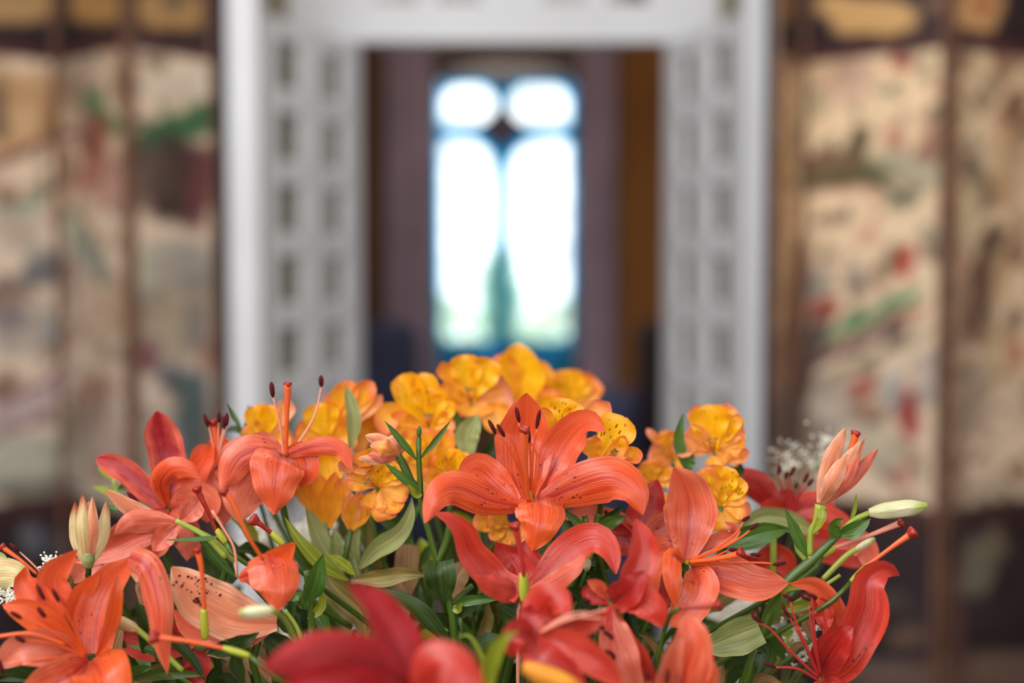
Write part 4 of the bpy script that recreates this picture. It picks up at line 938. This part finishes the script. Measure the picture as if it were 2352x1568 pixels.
def bud(label, Y, a, b, w_, mat='bud', stalk=None, group=None):
    A = at(a[0], a[1], Y); root = empty('lily_bud', A, label, 'bud', group)
    d = Vector((b[0]-a[0], b[1]-a[1])).normalized(); pr = Vector((-d.y, d.x))
    for k in range(5):
        an = k*1.2566+.3; ox = pr.x*math.cos(an)*w_*.27; oy = pr.y*math.cos(an)*w_*.27; dz = -math.sin(an)*w_*.27*Y/FX*100
        P3 = [at(a[0]+ox*.6, a[1]+oy*.6, Y+dz*.006), at(a[0]*.75+b[0]*.25+ox*1.15, a[1]*.75+b[1]*.25+oy*1.15, Y+dz*.0115), at(a[0]*.3+b[0]*.7+ox*1.2, a[1]*.3+b[1]*.7+oy*1.2, Y+dz*.012), at(b[0]+ox*.45, b[1]+oy*.45, Y+dz*.0045)]
        cen = at(a[0]*.3+b[0]*.7, a[1]*.3+b[1]*.7, Y); n_ = (P3[2]-cen).normalized()
        petal3('petal', root, P3, w_*.66*Y/FX, M[mat], 'bud', cup=-.3, ruf=.0, keel=-.04, nv=14, nu=8, view=n_)
    if stalk: tube('stalk', root, stalk, [7, 7, 6.5], M['stem_y'], Y)
    return root
bud('plump cream bud pointing right at the far right', .95, (1996,1177), (2130,1160), 54, 'bud', [(1998,1177),(1960,1195),(1925,1228)])
bud('blurred pale bud in front of the speckled salmon petal', .80, (626,1400), (548,1408), 40, 'bud', [(624,1400),(660,1430,3),(700,1520,6)])
bud('tan bud behind the lower left lily', .9, (316,1445), (254,1418), 38, 'cream_petal', [(314,1444),(345,1470),(420,1540)])
bud('small cream bud beyond the long pistils, right', 1.0, (1965,1262), (2010,1236), 22, 'bud', [(1966,1262),(1940,1280),(1890,1330)])
bud('slim cream bud against the yellow striped flower behind the central lily', .99, (1355,1066), (1366,1000), 24, 'bud')
bud('blurred yellow bud at the bottom edge, right of the crimson lily', .74, (1200,1530), (1345,1590), 66, 'a_out')
bud('yellow green bud beneath the drooping petal right of centre', .95, (1350,1278), (1347,1312), 26, 'bud', [(1352,1282),(1360,1260),(1362,1225)])
bud('slender green bud tip on the tall central stem', .955, (962,1004), (963,978), 16, 'g_mid')

# ---- alstroemeria
def alstro(label, Y, c, petals, stemto=True, sta=True, R_=90):
    b = at(c[0], c[1], Y); root = empty('alstroemeria', b, label, 'alstroemeria')
    rng = random.Random(int(c[0]+c[1]*3))
    for (ang, ln, w_, mat, *ex) in petals:
        a = math.radians(ang); dx, dy = math.cos(a), -math.sin(a); e = ex[0] if ex else {}
        dz = e.get('dz', -.4); hook = e.get('hook', 0); bend = e.get('bend', 0)
        mx, my = c[0]+dx*ln*.55-dy*bend, c[1]+dy*ln*.55+dx*bend
        q = [(c[0], c[1], 0), (mx, my, dz*.9), (c[0]+dx*ln*.88, c[1]+dy*ln*.88, dz*1.4), (c[0]+dx*ln, c[1]+dy*ln+hook, dz*(1.5 if hook else 1.2)-(.6 if hook else 0))]
        petal('petal', root, q, w_, M[mat], Y, e.get('prof', 'spat'), roll=e.get('roll', 0), cup=e.get('cup', .15), ruf=e.get('ruf', .03)*.7, keel=.03, rng=rng, nv=18)
    if sta:
        for k in range(5):
            a = math.radians(sta if sta is not True else 250)+rng.uniform(-.4, .4); L = R_*rng.uniform(.35, .55)
            f = tube('stamen', root, [(c[0], c[1], -.3), (c[0]+math.cos(a)*L*.6, c[1]-math.sin(a)*L*.5, -1.5), (c[0]+math.cos(a)*L, c[1]-math.sin(a)*L, -1.7)], [2.2, 2, 1.8], M['a_out'], Y, 6, 8)
            tube('anther', f, [(c[0]+math.cos(a)*L-3, c[1]-math.sin(a)*L, -1.7), (c[0]+math.cos(a)*L+5, c[1]-math.sin(a)*L-3, -1.7)], [1.5, 3, 1.5], M['g_olive'], Y, 6, 4)
    if stemto: stem_to_vase(root, b, .0022)
    return root
AI, AS, AO, AP = 'a_in', 'a_in_soft', 'a_out', 'a_pink'
alstro('topmost amber alstroemeria at the peak of the bouquet, blurred', 1.22, (1190,935), [
 (90,148,118,AS,{'cup':.25,'prof':'wide','ruf':.03}),(112,128,70,AO),(60,120,78,AS,{'dz':.6}),(20,84,72,AO),(0,70,60,AP),(150,80,70,AO),(250,60,60,AO)], sta=False)
alstro('open yellow alstroemeria left of the peak, dark veined throat facing the camera', 1.12, (1083,925), [
 (100,112,74,AS,{'ruf':.07}),(66,110,70,AS,{'ruf':.07}),(128,112,44,AO,{'hook':-6}),(170,82,74,AO),(15,96,96,AP,{'dz':.4}),(200,70,60,AO),(330,100,74,AO),(262,34,100,AO,{'prof':'wide'})], R_=70, sta=95)
alstro('yellow alstroemeria with curled petals, third from the peak to the left', 1.10, (985,985), [
 (118,140,74,AS,{'cup':.3}),(96,130,66,AS),(88,98,84,AI),(158,112,56,AO,{'hook':52,'ruf':.02}),(175,90,80,AO,{'bend':-8}),(215,60,60,AO),(60,84,66,AS),(232,84,50,AO),(20,60,50,AO)], R_=70, sta=100)
alstro('blurred amber alstroemeria behind, just right of the peak', 1.26, (1305,935), [
 (95,86,90,AS),(45,92,70,AO),(10,74,66,AP),(140,90,70,AO),(180,60,60,AP),(290,60,90,AO),(75,76,80,AS)], sta=False)
alstro('blurred amber alstroemeria filling behind the central lily tip', 1.2, (1255,985), [
 (80,90,70,AO),(110,80,70,AS),(40,80,80,AO),(0,70,70,AO),(180,60,60,AO),(140,80,60,AO)], sta=False)
alstro('yellow alstroemeria above the broad folded lily petal, with a pale green bract', 1.10, (755,1015), [
 (105,92,84,AS,{'ruf':.03}),(70,150,58,AO,{'bend':-8}),(54,172,54,AO),(40,160,30,AP,{'hook':-6}),(165,80,70,AO),(190,90,56,AP,{'hook':10}),(80,118,62,AP,{'dz':.8}),(20,64,64,AO),(255,40,80,AO)], sta=False)
alstro('small bright yellow alstroemeria behind the tall pistil at left', 1.08, (612,1015), [
 (108,88,62,AS),(84,86,44,AS),(60,110,44,AP,{'dz':.5}),(140,60,50,AO),(10,60,50,AO),(210,60,60,AO)], sta=False)
alstro('orange alstroemeria with ragged petals, left of the tall central stem', 1.0, (868,1118), [
 (88,92,72,AI,{'ruf':.08}),(122,78,60,AO,{'hook':20}),(150,100,40,AP,{'hook':16}),(165,70,46,AO),(30,70,40,AO),(345,72,44,AO),(310,70,50,AO,{'hook':6}),(285,78,60,AO),(255,56,60,AO),(60,70,60,AI)], R_=60, sta=150)
alstro('trumpet shaped orange alstroemeria seen from the side, opening upward', 1.03, (752,1212), [
 (100,132,50,AO,{'prof':'wide'}),(122,124,46,AO,{'hook':-6}),(82,130,56,AO,{'prof':'wide'}),(110,140,54,AP,{'dz':.5}),(70,122,40,AO),(92,172,80,AS,{'dz':1})], sta=False)
alstro('second trumpet shaped alstroemeria stalk below the ragged one', 1.02, (806,1215), [
 (75,90,50,AO,{'prof':'wide'}),(60,100,46,AO,{'prof':'wide'}),(90,84,46,AP,{'prof':'wide'})], sta=False)
alstro('small orange alstroemeria left of the central lily, finely striped', 1.05, (1036,1128), [
 (92,100,64,AI,{'cup':.3}),(115,90,52,AO),(70,96,56,AI),(140,80,44,AO),(40,60,40,AO)], sta=False)
alstro('yellow petals seen between the tall stem and the open yellow flower', 1.08, (985,1075), [
 (95,92,60,AO),(60,100,54,AO),(130,80,60,AS),(20,80,60,AO),(240,60,60,AO),(300,70,70,AO),(180,50,60,AO)], sta=False)
alstro('striped yellow alstroemeria behind the central lily, upper petal', 1.0, (1278,1015), [
 (72,104,84,AI,{'ruf':.06,'cup':.06}),(52,100,64,AI,{'ruf':.06}),(36,150,56,AP,{'hook':-4,'dz':.3}),(150,60,40,AO),(190,96,40,AO),(165,110,34,AO,{'dz':.4}),(120,86,50,AO)], R_=80, sta=60)
alstro('sharply striped golden alstroemeria right behind the central lily', .985, (1372,1062), [
 (60,122,92,AI,{'ruf':.06,'cup':.06,'prof':'spat'}),(30,84,52,AO,{'hook':6}),(12,96,40,AO,{'hook':22}),(338,92,44,AI,{'dz':.3}),(350,84,50,AO),(300,70,60,AO),(110,60,50,AO)], R_=110, sta=38)
alstro('single golden orange alstroemeria standing clear against the white post, right', 1.06, (1640,1040), [
 (98,112,92,AS,{'ruf':.05,'cup':.2}),(66,108,62,AI,{'ruf':.05}),(112,118,54,AP,{'dz':.6}),(74,118,56,AP,{'dz':.7}),(48,104,52,AP,{'hook':8}),(150,84,66,AP,{'bend':8}),(168,80,54,AP,{'hook':26}),(15,72,52,AO,{'hook':6}),(350,74,48,AP,{'hook':8}),(320,40,50,AO),(270,34,40,AO)], R_=60, sta=95)
alstro('yellow alstroemeria half hidden behind the upper petal of the right lily', 1.01, (1655,1162), [
 (84,92,70,AI,{'ruf':.07}),(116,96,56,AO),(58,80,66,AI),(100,98,60,AP,{'dz':.6}),(30,62,44,AO),(5,60,70,AO),(325,62,60,AO,{'cup':-.3}),(290,60,74,AO,{'cup':-.2}),(350,72,40,AP,{'dz':.4})], R_=40, sta=False)
alstro('small blurred orange alstroemeria left of the single golden one', 1.12, (1545,1055), [
 (110,70,44,AO),(130,92,20,AP),(80,66,44,AO),(165,56,56,AP),(200,56,56,AO),(60,60,40,AO),(340,46,56,AO)], sta=False)
alstro('dim orange alstroemeria in the shade under the central lily', 1.03, (1175,1210), [
 (190,56,50,AO),(230,50,50,AO),(150,60,50,AO),(340,60,60,AO),(290,44,50,AO),(170,90,44,AO)], sta=False)
alstro('orange petals in the gap below the single golden alstroemeria', 1.09, (1500,1115), [
 (100,60,50,AO),(30,60,54,AO),(160,60,54,AO),(60,60,54,AO),(290,60,60,AO)], sta=False)
alstro('dusky orange alstroemeria between the ragged bloom and the yellow petals', 1.12, (860,1000), [
 (100,50,50,AO),(60,60,60,AO),(20,80,54,AO),(140,66,54,AO),(350,90,60,AO),(200,60,60,AO)], sta=False)
alstro('orange alstroemeria tucked behind the tall central stem', 1.14, (930,1080), [
 (100,70,60,AO),(60,60,60,AO),(20,70,54,AO),(150,66,54,AO),(330,60,60,AO),(230,60,60,AO)], sta=False)

# ---- named stems and leaves
def stemthing(label, Y, pts, rad, mat='stem', base=None):
    p0 = pts[-1]; root = empty('leafy_stem', at(p0[0], p0[1], Y+(p0[2] if len(p0) > 2 else 0)*.01), label, 'stem')
    tube('stem', root, pts, rad, M[mat], Y, 9, 30); return root
r = stemthing('tall central green stem with paired narrow leaves and cut tip', .955, [(962,1004),(962,1055),(966,1122),(968,1165),(984,1215),(1005,1290),(1030,1370),(1043,1450),(1046,1620,1),(1100,1900,6)], [6,7,8.5,9,10.5,12,13,13.5,13], 'stem')
tube('side_stem', r, [(1036,1198),(1026,1245),(1006,1290)], [10,10,10.5], M['stem'], .955)
tube('side_stem', r, [(1085,1345,1),(1060,1366,.5),(1040,1386)], [8,8,7], M['stem'], .955)
tube('side_stem', r, [(916,1050),(930,1080),(965,1130)], [7,7,7.5], M['stem'], .96)
leaf(r, [(957,1056),(925,1018,-.4),(883,966,-.8)], 19, 'g_mid', .955)
leaf(r, [(964,1054),(1000,1012,.4),(1036,964,.6)], 15, 'g_mid', .955)
leaf(r, [(966,1128),(925,1098,-.4),(882,1062,-.6)], 22, 'g_mid', .955)
leaf(r, [(972,1130),(955,1136,-.5),(935,1110,-.8)], 18, 'g_yel', .955)
leaf(r, [(1012,1288,-.6),(1012,1320,-1.2),(1018,1384,-.6)], 72, 'g_dark', .955, prof='base', roll=5)
leaf(r, [(1038,1486,-.2),(985,1425,-1),(930,1378,-1),(856,1350,-.6)], 44, 'g_dark', .955, roll=25)
leaf(r, [(1038,1390,-.2),(1080,1378,-.8),(1146,1376,-1)], 24, 'g_mid', .955, roll=10)
leaf(r, [(1043,1390,-.6),(1050,1400,-1),(1060,1385,-1.2)], 18, 'g_yel', .955)
r = stemthing('cut stems with three pointed leaves right of the central lily', .97, [(1342,1184),(1348,1205),(1358,1232),(1380,1290),(1400,1400,1),(1390,1600,3)], [7,7,8,9,10,10])
tube('side_stem', r, [(1375,1180),(1370,1205),(1358,1232)], [8,8,8], M['stem'], .97)
leaf(r, [(1352,1226),(1325,1200,-.3),(1292,1170,-.5)], 24, 'g_mid', .97)
leaf(r, [(1362,1228,-.2),(1400,1200,-.7),(1440,1184,-.8)], 36, 'g_mid', .97)
leaf(r, [(1365,1226,.2),(1400,1190,.4),(1432,1160,.4)], 30, 'g_dark', .97)
leaf(r, [(1395,1310),(1372,1280,-.5),(1330,1290,-.5)], 60, 'g_dark', .98, prof='base')
leaf(r, [(1405,1330),(1402,1290,-.5),(1398,1240,-.5)], 12, 'g_mid', .96)
r = stemthing('thick leafy stem running diagonally under the far right bud', .95, [(1925,1228),(1890,1262),(1860,1290),(1810,1335),(1770,1400),(1745,1470),(1715,1560),(1660,1720,3)], [9,12,13,14,16,14,12])
tube('side_stem', r, [(1862,1222),(1858,1250),(1862,1285)], [6,7,8], M['stem_y'], .95)
leaf(r, [(1858,1282),(1832,1236,-.3),(1803,1168,-.5)], 30, 'g_mid', .95)
leaf(r, [(1888,1162,-.4),(1888,1190,-.8),(1864,1228,-.5)], 22, 'g_yel', .95)
leaf(r, [(1925,1228,-.3),(1962,1216,-.8),(2000,1190,-.8)], 38, 'g_mid', .95, roll=10)
leaf(r, [(1918,1232,-.5),(1916,1205,-.8),(1938,1190,-1)], 28, 'g_mid', .95, prof='base')
leaf(r, [(1952,1198),(1962,1170),(1967,1134)], 11, 'g_yel', .95)
leaf(r, [(1742,1470,-.4),(1765,1500,-1.2),(1738,1546,-1.4)], 50, 'g_dark', .95, prof='wide')
leaf(r, [(1745,1440,-.4),(1690,1462,-.8),(1610,1492,-1)], 84, 'g_pale', .94, prof='base', roll=-12)
leaf(r, [(1750,1460),(1790,1380,-.5),(1850,1330,-.6)], 30, 'g_mid', .95)
leaf(r, [(1780,1400),(1840,1390),(1900,1370)], 26, 'g_yel', .96)
leaf(r, [(1770,1410,.2),(1800,1350,-.8),(1862,1350,-1)], 26, 'g_yel', .95)
leaf(r, [(1860,1300,.4),(1832,1250,.6),(1838,1200,.6)], 22, 'stem_y', .97)
tube('side_stem', r, [(1760,1420),(1800,1400),(1900,1340),(1930,1320)], [5,5,5,4], M['stem_y'], .97)
r = stemthing('broad green leaf spray behind the stamens of the right lily', 1.0, [(1660,1248),(1640,1300),(1620,1400),(1560,1600,3)], [5,6,7,7])
leaf(r, [(1655,1250),(1700,1240,-.2),(1760,1222,-.2),(1818,1214,0)], 56, 'g_mid', 1.0, roll=8)
leaf(r, [(1690,1230,4),(1740,1192,4),(1800,1192,4),(1880,1225,4)], 52, 'g_pale', 1.02, prof='wide', roll=10)
tube('side_stem', r, [(1776,1230,1),(1776,1280,1),(1770,1400,2)], [8,8,8], M['stem_y'], 1.0)
r = stemthing('withered pale leaves curling left of the tall central stem', 1.02, [(800,1330),(810,1400),(850,1500),(930,1650,3)], [6,8,9,9])
leaf(r, [(826,1306),(862,1262,-.5),(912,1228,-1),(938,1190,-1.2),(946,1140,-1)], 50, 'g_pale', .98, prof='leaf', roll=15)
leaf(r, [(808,1330),(870,1328,-.6),(930,1318,-.8),(985,1322,-.6)], 42, 'g_olive', .97, roll=10)
leaf(r, [(800,1332,.4),(745,1300,0),(690,1245,-.3),(652,1185,-.3)], 34, 'g_yel', .99, roll=12)
leaf(r, [(815,1320),(780,1290,-.3),(748,1272,-.6)], 26, 'g_yel', .97)
leaf(r, [(745,1310,1),(770,1350,.6),(830,1410,.6),(840,1480,.6)], 76, 'g_olive', 1.0, roll=12)
leaf(r, [(910,1470,2),(905,1400,2),(912,1330,2)], 72, 'g_tan', 1.0, prof='wide')
leaf(r, [(940,1250,2),(936,1320,2),(928,1390,2)], 60, 'g_tan', 1.03, prof='base')
leaf(r, [(690,1400,1),(740,1440,1),(800,1470,1)], 70, 'g_dark', 1.03)
leaf(r, [(1080,1290,1),(1048,1330,1),(1036,1380,1)], 60, 'g_tan', 1.02, prof='wide')
r = stemthing('pale green alstroemeria stalks bunched under the trumpet blooms', 1.03, [(800,1230),(815,1290),(835,1360),(880,1500,2)], [7,8,9,9], 'g_pale')
for pts, w_ in (([(768,1222),(790,1270),(815,1320)], 8), ([(740,1190),(765,1260),(808,1330)], 7)): tube('side_stem', r, pts, [w_, w_, w_], M['g_pale'], 1.03)
leaf(r, [(800,1330),(745,1260,-.3),(700,1150,-.5)], 44, 'g_pale', 1.03, roll=10)
leaf(r, [(820,1290),(810,1250,-.4),(822,1205,-.4)], 34, 'g_pale', 1.03, prof='wide')
leaf(r, [(830,1320),(850,1240,0),(840,1180,.2)], 24, 'g_olive', 1.05)
leaf(r, [(770,1290),(772,1250,-.4),(768,1215,-.4)], 32, 'g_pale', 1.03, prof='wide')
r = stemthing('pale bract standing in front of the upper left yellow flower', 1.04, [(803,1050),(805,1080),(815,1150),(850,1300,2)], [5,5,5,5], 'g_pale')
leaf(r, [(805,1030),(812,960,-.2),(795,886,-.2)], 34, 'g_pale', 1.04, prof='wide', roll=10)
r = stemthing('broad pale green bud leaf under the open yellow flower', 1.07, [(1075,1040),(1085,1080),(1100,1150),(1120,1300,2)], [6,6,6,6], 'g_pale')
leaf(r, [(1080,1050),(1072,1000,0),(1100,952,0)], 56, 'g_pale', 1.07, prof='wide', roll=5)
leaf(r, [(1050,1045,1),(1040,1000,1),(1050,945,1)], 44, 'g_mid', 1.09, prof='wide')
leaf(r, [(1095,1060),(1128,1030),(1140,980)], 30, 'g_dark', 1.09)
r = stemthing('green leaf standing left of the single golden alstroemeria', 1.05, [(1575,1080),(1572,1120),(1570,1200),(1540,1350,2)], [6,6,6,6], 'g_mid')
leaf(r, [(1575,1080),(1558,1010),(1568,948)], 28, 'g_mid', 1.05)
leaf(r, [(1580,1085),(1582,1060),(1590,1040)], 30, 'g_mid', 1.05, prof='wide')
leaf(r, [(1650,1090),(1690,1085),(1700,1060)], 34, 'g_dark', 1.07, prof='wide')
r = stemthing('dark sprig poking up at the left shoulder beside the small yellow flower', 1.1, [(555,990),(560,1030),(580,1100),(640,1300,2)], [4,4,5,6])
leaf(r, [(556,985),(540,960),(524,925)], 12, 'g_mid', 1.1); leaf(r, [(560,1000),(545,985),(522,990)], 18, 'g_dark', 1.1); leaf(r, [(560,985),(575,960),(570,930)], 20, 'g_dark', 1.1)
leaf(r, [(568,1010),(548,1020),(545,1030)], 22, 'g_mid', 1.1)
r = stemthing('bright green sprig behind the crimson throated lily, far left', 1.08, [(285,1150),(270,1130),(260,1100)][::-1]+[(330,1250),(420,1420,2)], [4,4,5,6,6], 'stem_y')
leaf(r, [(262,1102),(240,1085),(224,1074)], 16, 'g_yel', 1.08); leaf(r, [(285,1160),(260,1165),(243,1155)], 18, 'g_mid', 1.08); leaf(r, [(270,1125),(288,1110),(280,1085)], 20, 'g_mid', 1.08); leaf(r, [(285,1150),(240,1125),(212,1118)], 24, 'g_yel', 1.08)
r = stemthing('leafy stem below the folded triangular petal, lower left of centre', .93, [(704,1310),(712,1370),(716,1440),(712,1500),(740,1620,3)], [8,9,10,10,10])
leaf(r, [(705,1385,-.2),(725,1335,-.8),(742,1270,-.8)], 48, 'g_mid', .93, roll=10)
leaf(r, [(704,1400,-.3),(690,1370,-.6),(668,1380,-.6)], 30, 'g_mid', .93)
leaf(r, [(690,1448),(660,1435,-.4),(622,1408,-.6)], 40, 'g_dark', .93)
leaf(r, [(706,1420,-.2),(735,1395),(742,1352)], 24, 'g_yel', .93); leaf(r, [(690,1510),(650,1490,-.4),(596,1444,-.6)], 54, 'g_dark', .93, roll=5)
tube('side_stem', r, [(700,1490),(682,1440),(655,1400)], [6,5,4], M['stem_y'], .92)
r = stemthing('strappy dark leaves crossing behind the pistils at lower left', .98, [(520,1300),(500,1380),(490,1470),(520,1620,3)], [7,8,9,9])
leaf(r, [(540,1335),(500,1300),(462,1262)], 64, 'g_dark', 1.0, prof='wide'); leaf(r, [(545,1328),(500,1285,-.4),(440,1215,-.6)], 22, 'g_mid', .98)
leaf(r, [(515,1230,-.3),(460,1238,-.5),(380,1240,-.8)], 12, 'g_mid', .96)
leaf(r, [(560,1430),(600,1450),(640,1470)], 50, 'g_mid', .96); leaf(r, [(480,1500,-.6),(540,1480,-1),(596,1452,-1)], 46, 'g_dark', .9)
leaf(r, [(560,1570,-1),(540,1520,-1.4),(556,1470,-1.4)], 36, 'g_dark', .9); leaf(r, [(700,1560),(640,1520,-.4),(610,1470,-.4)], 60, 'g_dark', .95)
tube('side_stem', r, [(404,1195),(470,1230),(520,1280)], [6,7,7], M['stem_y'], .96)
for k, (pts, w_, m_) in enumerate([([(330,1500),(340,1440),(310,1380)], 54, 'g_dark'), ([(360,1520),(380,1450),(402,1420)], 40, 'g_mid'), ([(300,1560),(380,1545),(470,1550)], 30, 'stem'), ([(250,1580),(300,1545),(350,1530)], 36, 'g_mid'), ([(470,1560),(430,1500),(350,1440)], 26, 'g_dark'), ([(400,1560),(360,1500),(290,1480)], 24, 'g_mid')]):
    leaf(r, pts, w_, m_, .92)
r = stemthing('bright yellow green leaf blurred between the two foreground red lilies', .76, [(1130,1568),(1128,1600),(1140,1700)], [6,7,7], 'stem_y')
leaf(r, [(1120,1600),(1128,1520,-.2),(1160,1462,-.4),(1192,1452,-.4)], 44, 'g_yel', .76, roll=12)
leaf(r, [(1116,1590),(1108,1520,.3),(1080,1462,.5),(1050,1462,.5)], 14, 'g_yel', .8)
r = stemthing('dark stems and a narrow leaf in the gap right of the hanging lily', 1.0, [(1290,1330),(1300,1400),(1312,1500),(1320,1650,2)], [9,10,10,10])
tube('side_stem', r, [(1330,1380),(1310,1430),(1305,1500)], [8,9,9], M['stem'], 1.0)
leaf(r, [(1318,1460),(1322,1420),(1330,1372)], 18, 'g_dark', .97); leaf(r, [(1340,1400),(1315,1440),(1300,1490)], 30, 'g_mid', 1.0)
leaf(r, [(1210,1430),(1180,1415,0),(1140,1385,.2)], 56, 'g_dark', .98)
leaf(r, [(1095,1470,1),(1118,1430,1),(1120,1380,1)], 30, 'g_olive', 1.0)
tube('side_stem', r, [(1196,1380),(1190,1420),(1190,1700)], [4,4,4], M['fil_p'], .91)

# ---- filler foliage: leafy stalks fanning out of the vase behind and between the blooms
fr = random.Random(21)
tops = []
for k in range(70):
    px = 90+1790*((k*0.61803) % 1); 
    hi = 1190+170*abs((px-1120)/900)**1.6
    py = fr.uniform(hi, min(1560, hi+300)); Yt = fr.uniform(1.0, 1.2)
    if k % 5 == 0: py = fr.uniform(hi+150, 1560); Yt = fr.uniform(.93, .99)
    tops.append((px, py, Yt))
mats_f = ['g_dark', 'g_dark', 'g_mid', 'g_olive', 'g_mid', 'g_tan', 'g_dark', 'g_olive', 'g_mid', 'g_yel']
for k, (px, py, Yt) in enumerate(tops):
    p = at(px, py, Yt)
    end = VASE+Vector((fr.uniform(-.06, .06), fr.uniform(-.05, .06), 0)); mid = p.lerp(end, .45)+Vector((0, fr.uniform(-.01, .02), -.015))
    low = end+Vector((-end.x*.4, 0, -.2))
    m_ = mats_f[k % len(mats_f)]
    cn = {'g_dark': 'dark green', 'g_mid': 'mid green', 'g_olive': 'olive', 'g_tan': 'dry tan', 'g_yel': 'yellow green'}[m_]
    zn = 'far left' if px < 450 else 'left' if px < 900 else 'middle' if px < 1300 else 'right' if px < 1650 else 'far right'
    dn = 'low' if py > 1400 else 'high'
    root = empty('leafy_stem', p, '%s leafy stalk %s in the shaded body of the bouquet, %s' % (cn, dn, zn), 'stem', '%s stalks %s, %s part of the bouquet' % (cn, dn, zn))
    tube3('stem', root, [p, p.lerp(mid, .5)+Vector((0, 0, -.004)), mid, end, low], [.0016, .0022, .003, .003, .003], M['stem'], 7, 18)
    sp = crom([p, p.lerp(mid, .5), mid, end], 16)
    for q in range(8):
        b = sp[q]; d = (sp[0]-sp[4]).normalized(); a = fr.uniform(0, 6.28)
        side = Vector((math.cos(a), math.sin(a)*.6, fr.uniform(-.1, .3)))
        L = fr.uniform(.022, .05); e = b+(side*.8+d*.7).normalized()*L; m2 = b.lerp(e, .5)+Vector((0, 0, .1*L)); e2 = e+Vector((0, 0, -.12*L))
        petal3('leaf', root, [b, m2, e2], L*fr.uniform(.22, .42), M[m_ if fr.random() < .75 else fr.choice(mats_f)], 'leaf', roll=fr.uniform(-50, 50), cup=.15, ruf=.03, nv=8, nu=4, keel=.05, rng=fr)

# ---- baby's breath
def ico(c, s, V, Fc, rr):
    b = len(V)
    for v in ((0,0,1),(.89,0,.45),(.28,.85,.45),(-.72,.53,.45),(-.72,-.53,.45),(.28,-.85,.45),(.72,.53,-.45),(-.28,.85,-.45),(-.89,0,-.45),(-.28,-.85,-.45),(.72,-.53,-.45),(0,0,-1)):
        k = s*rr.uniform(.75, 1.25); V.append(c+Vector(v)*k)
    for f in ((0,1,2),(0,2,3),(0,3,4),(0,4,5),(0,5,1),(1,6,2),(2,7,3),(3,8,4),(4,9,5),(5,10,1),(6,7,2),(7,8,3),(8,9,4),(9,10,5),(10,6,1),(11,7,6),(11,8,7),(11,9,8),(11,10,9),(11,6,10)): Fc.append(tuple(b+i for i in f))
def gyps(label, Y, cx, cy, rx, ry, n, s=5, dz=2, base=None):
    rr = random.Random(int(cx+cy)); b0 = at(base[0], base[1], Y+.02) if base else at(cx, cy+ry+40, Y+.02)
    root = empty('babys_breath', b0, label, "baby's breath"); V = []; Fc = []; stem_to_vase(root, b0, .0009)
    nodes = [at(cx+rr.uniform(-.6, .6)*rx, cy+rr.uniform(-.5, .5)*ry, Y+rr.uniform(-dz, dz)*.01) for _ in range(max(4, n//12))]
    for nd in nodes: tube3('stem', root, [b0, b0.lerp(nd, .6)+Vector((0, 0, -.004)), nd], [.0006, .0005, .0004], M['twig'], 4, 5)
    for k in range(n):
        nd = rr.choice(nodes); c = at(cx+max(-1, min(1, rr.gauss(0, .5)))*rx, cy+max(-1, min(1, rr.gauss(0, .5)))*ry, Y+rr.uniform(-dz, dz)*.01)
        c = c.lerp(nd, rr.uniform(0, .5)); ss = s*rr.uniform(.5, 1.1)*Y/FX
        for q in range(3): ico(c-root.location+Vector((rr.gauss(0, ss*.6), rr.gauss(0, ss*.6), rr.gauss(0, ss*.6))), ss*.62, V, Fc, rr)
    o = link('florets', mesh('florets', V, Fc, False), M['floret'], root); o['kind'] = 'stuff'
gyps("white baby's breath behind the large lily, upper left cluster", .93, 130, 1290, 46, 26, 70, 6, 1, (180,1360))
gyps("white baby's breath at the left edge beside the cream petal", .93, 22, 1372, 34, 30, 60, 6, 1, (80,1450))
gyps("blurred baby's breath above the dark red lily, right rear", 1.25, 1815, 1055, 50, 52, 55, 4.2, 3, (1810,1160))
gyps("blurred baby's breath behind the wilted orange lily", 1.25, 1905, 1040, 62, 80, 90, 4.2, 3, (1890,1180))
gyps("blurred baby's breath low behind the right lily", 1.3, 1690, 1450, 110, 110, 520, 8, 4, (1640,1600))
gyps("baby's breath under the right hand filaments", 1.02, 1840, 1470, 66, 60, 130, 5.5, 2, (1790,1600))
gyps("bright white baby's breath at the bottom right edge", .94, 1925, 1545, 40, 24, 90, 6.5, 1, (1880,1620))
gyps("pale baby's breath deep behind the trumpet blooms", 1.22, 722, 1225, 50, 50, 150, 8, 3, (760,1400))
gyps("pale baby's breath deep in the gap beside the folded petal", 1.2, 600, 1250, 46, 60, 130, 8, 3, (700,1450))
gyps("pale baby's breath deep below the speckled petal", 1.15, 660, 1480, 60, 60, 130, 8, 3, (760,1600))
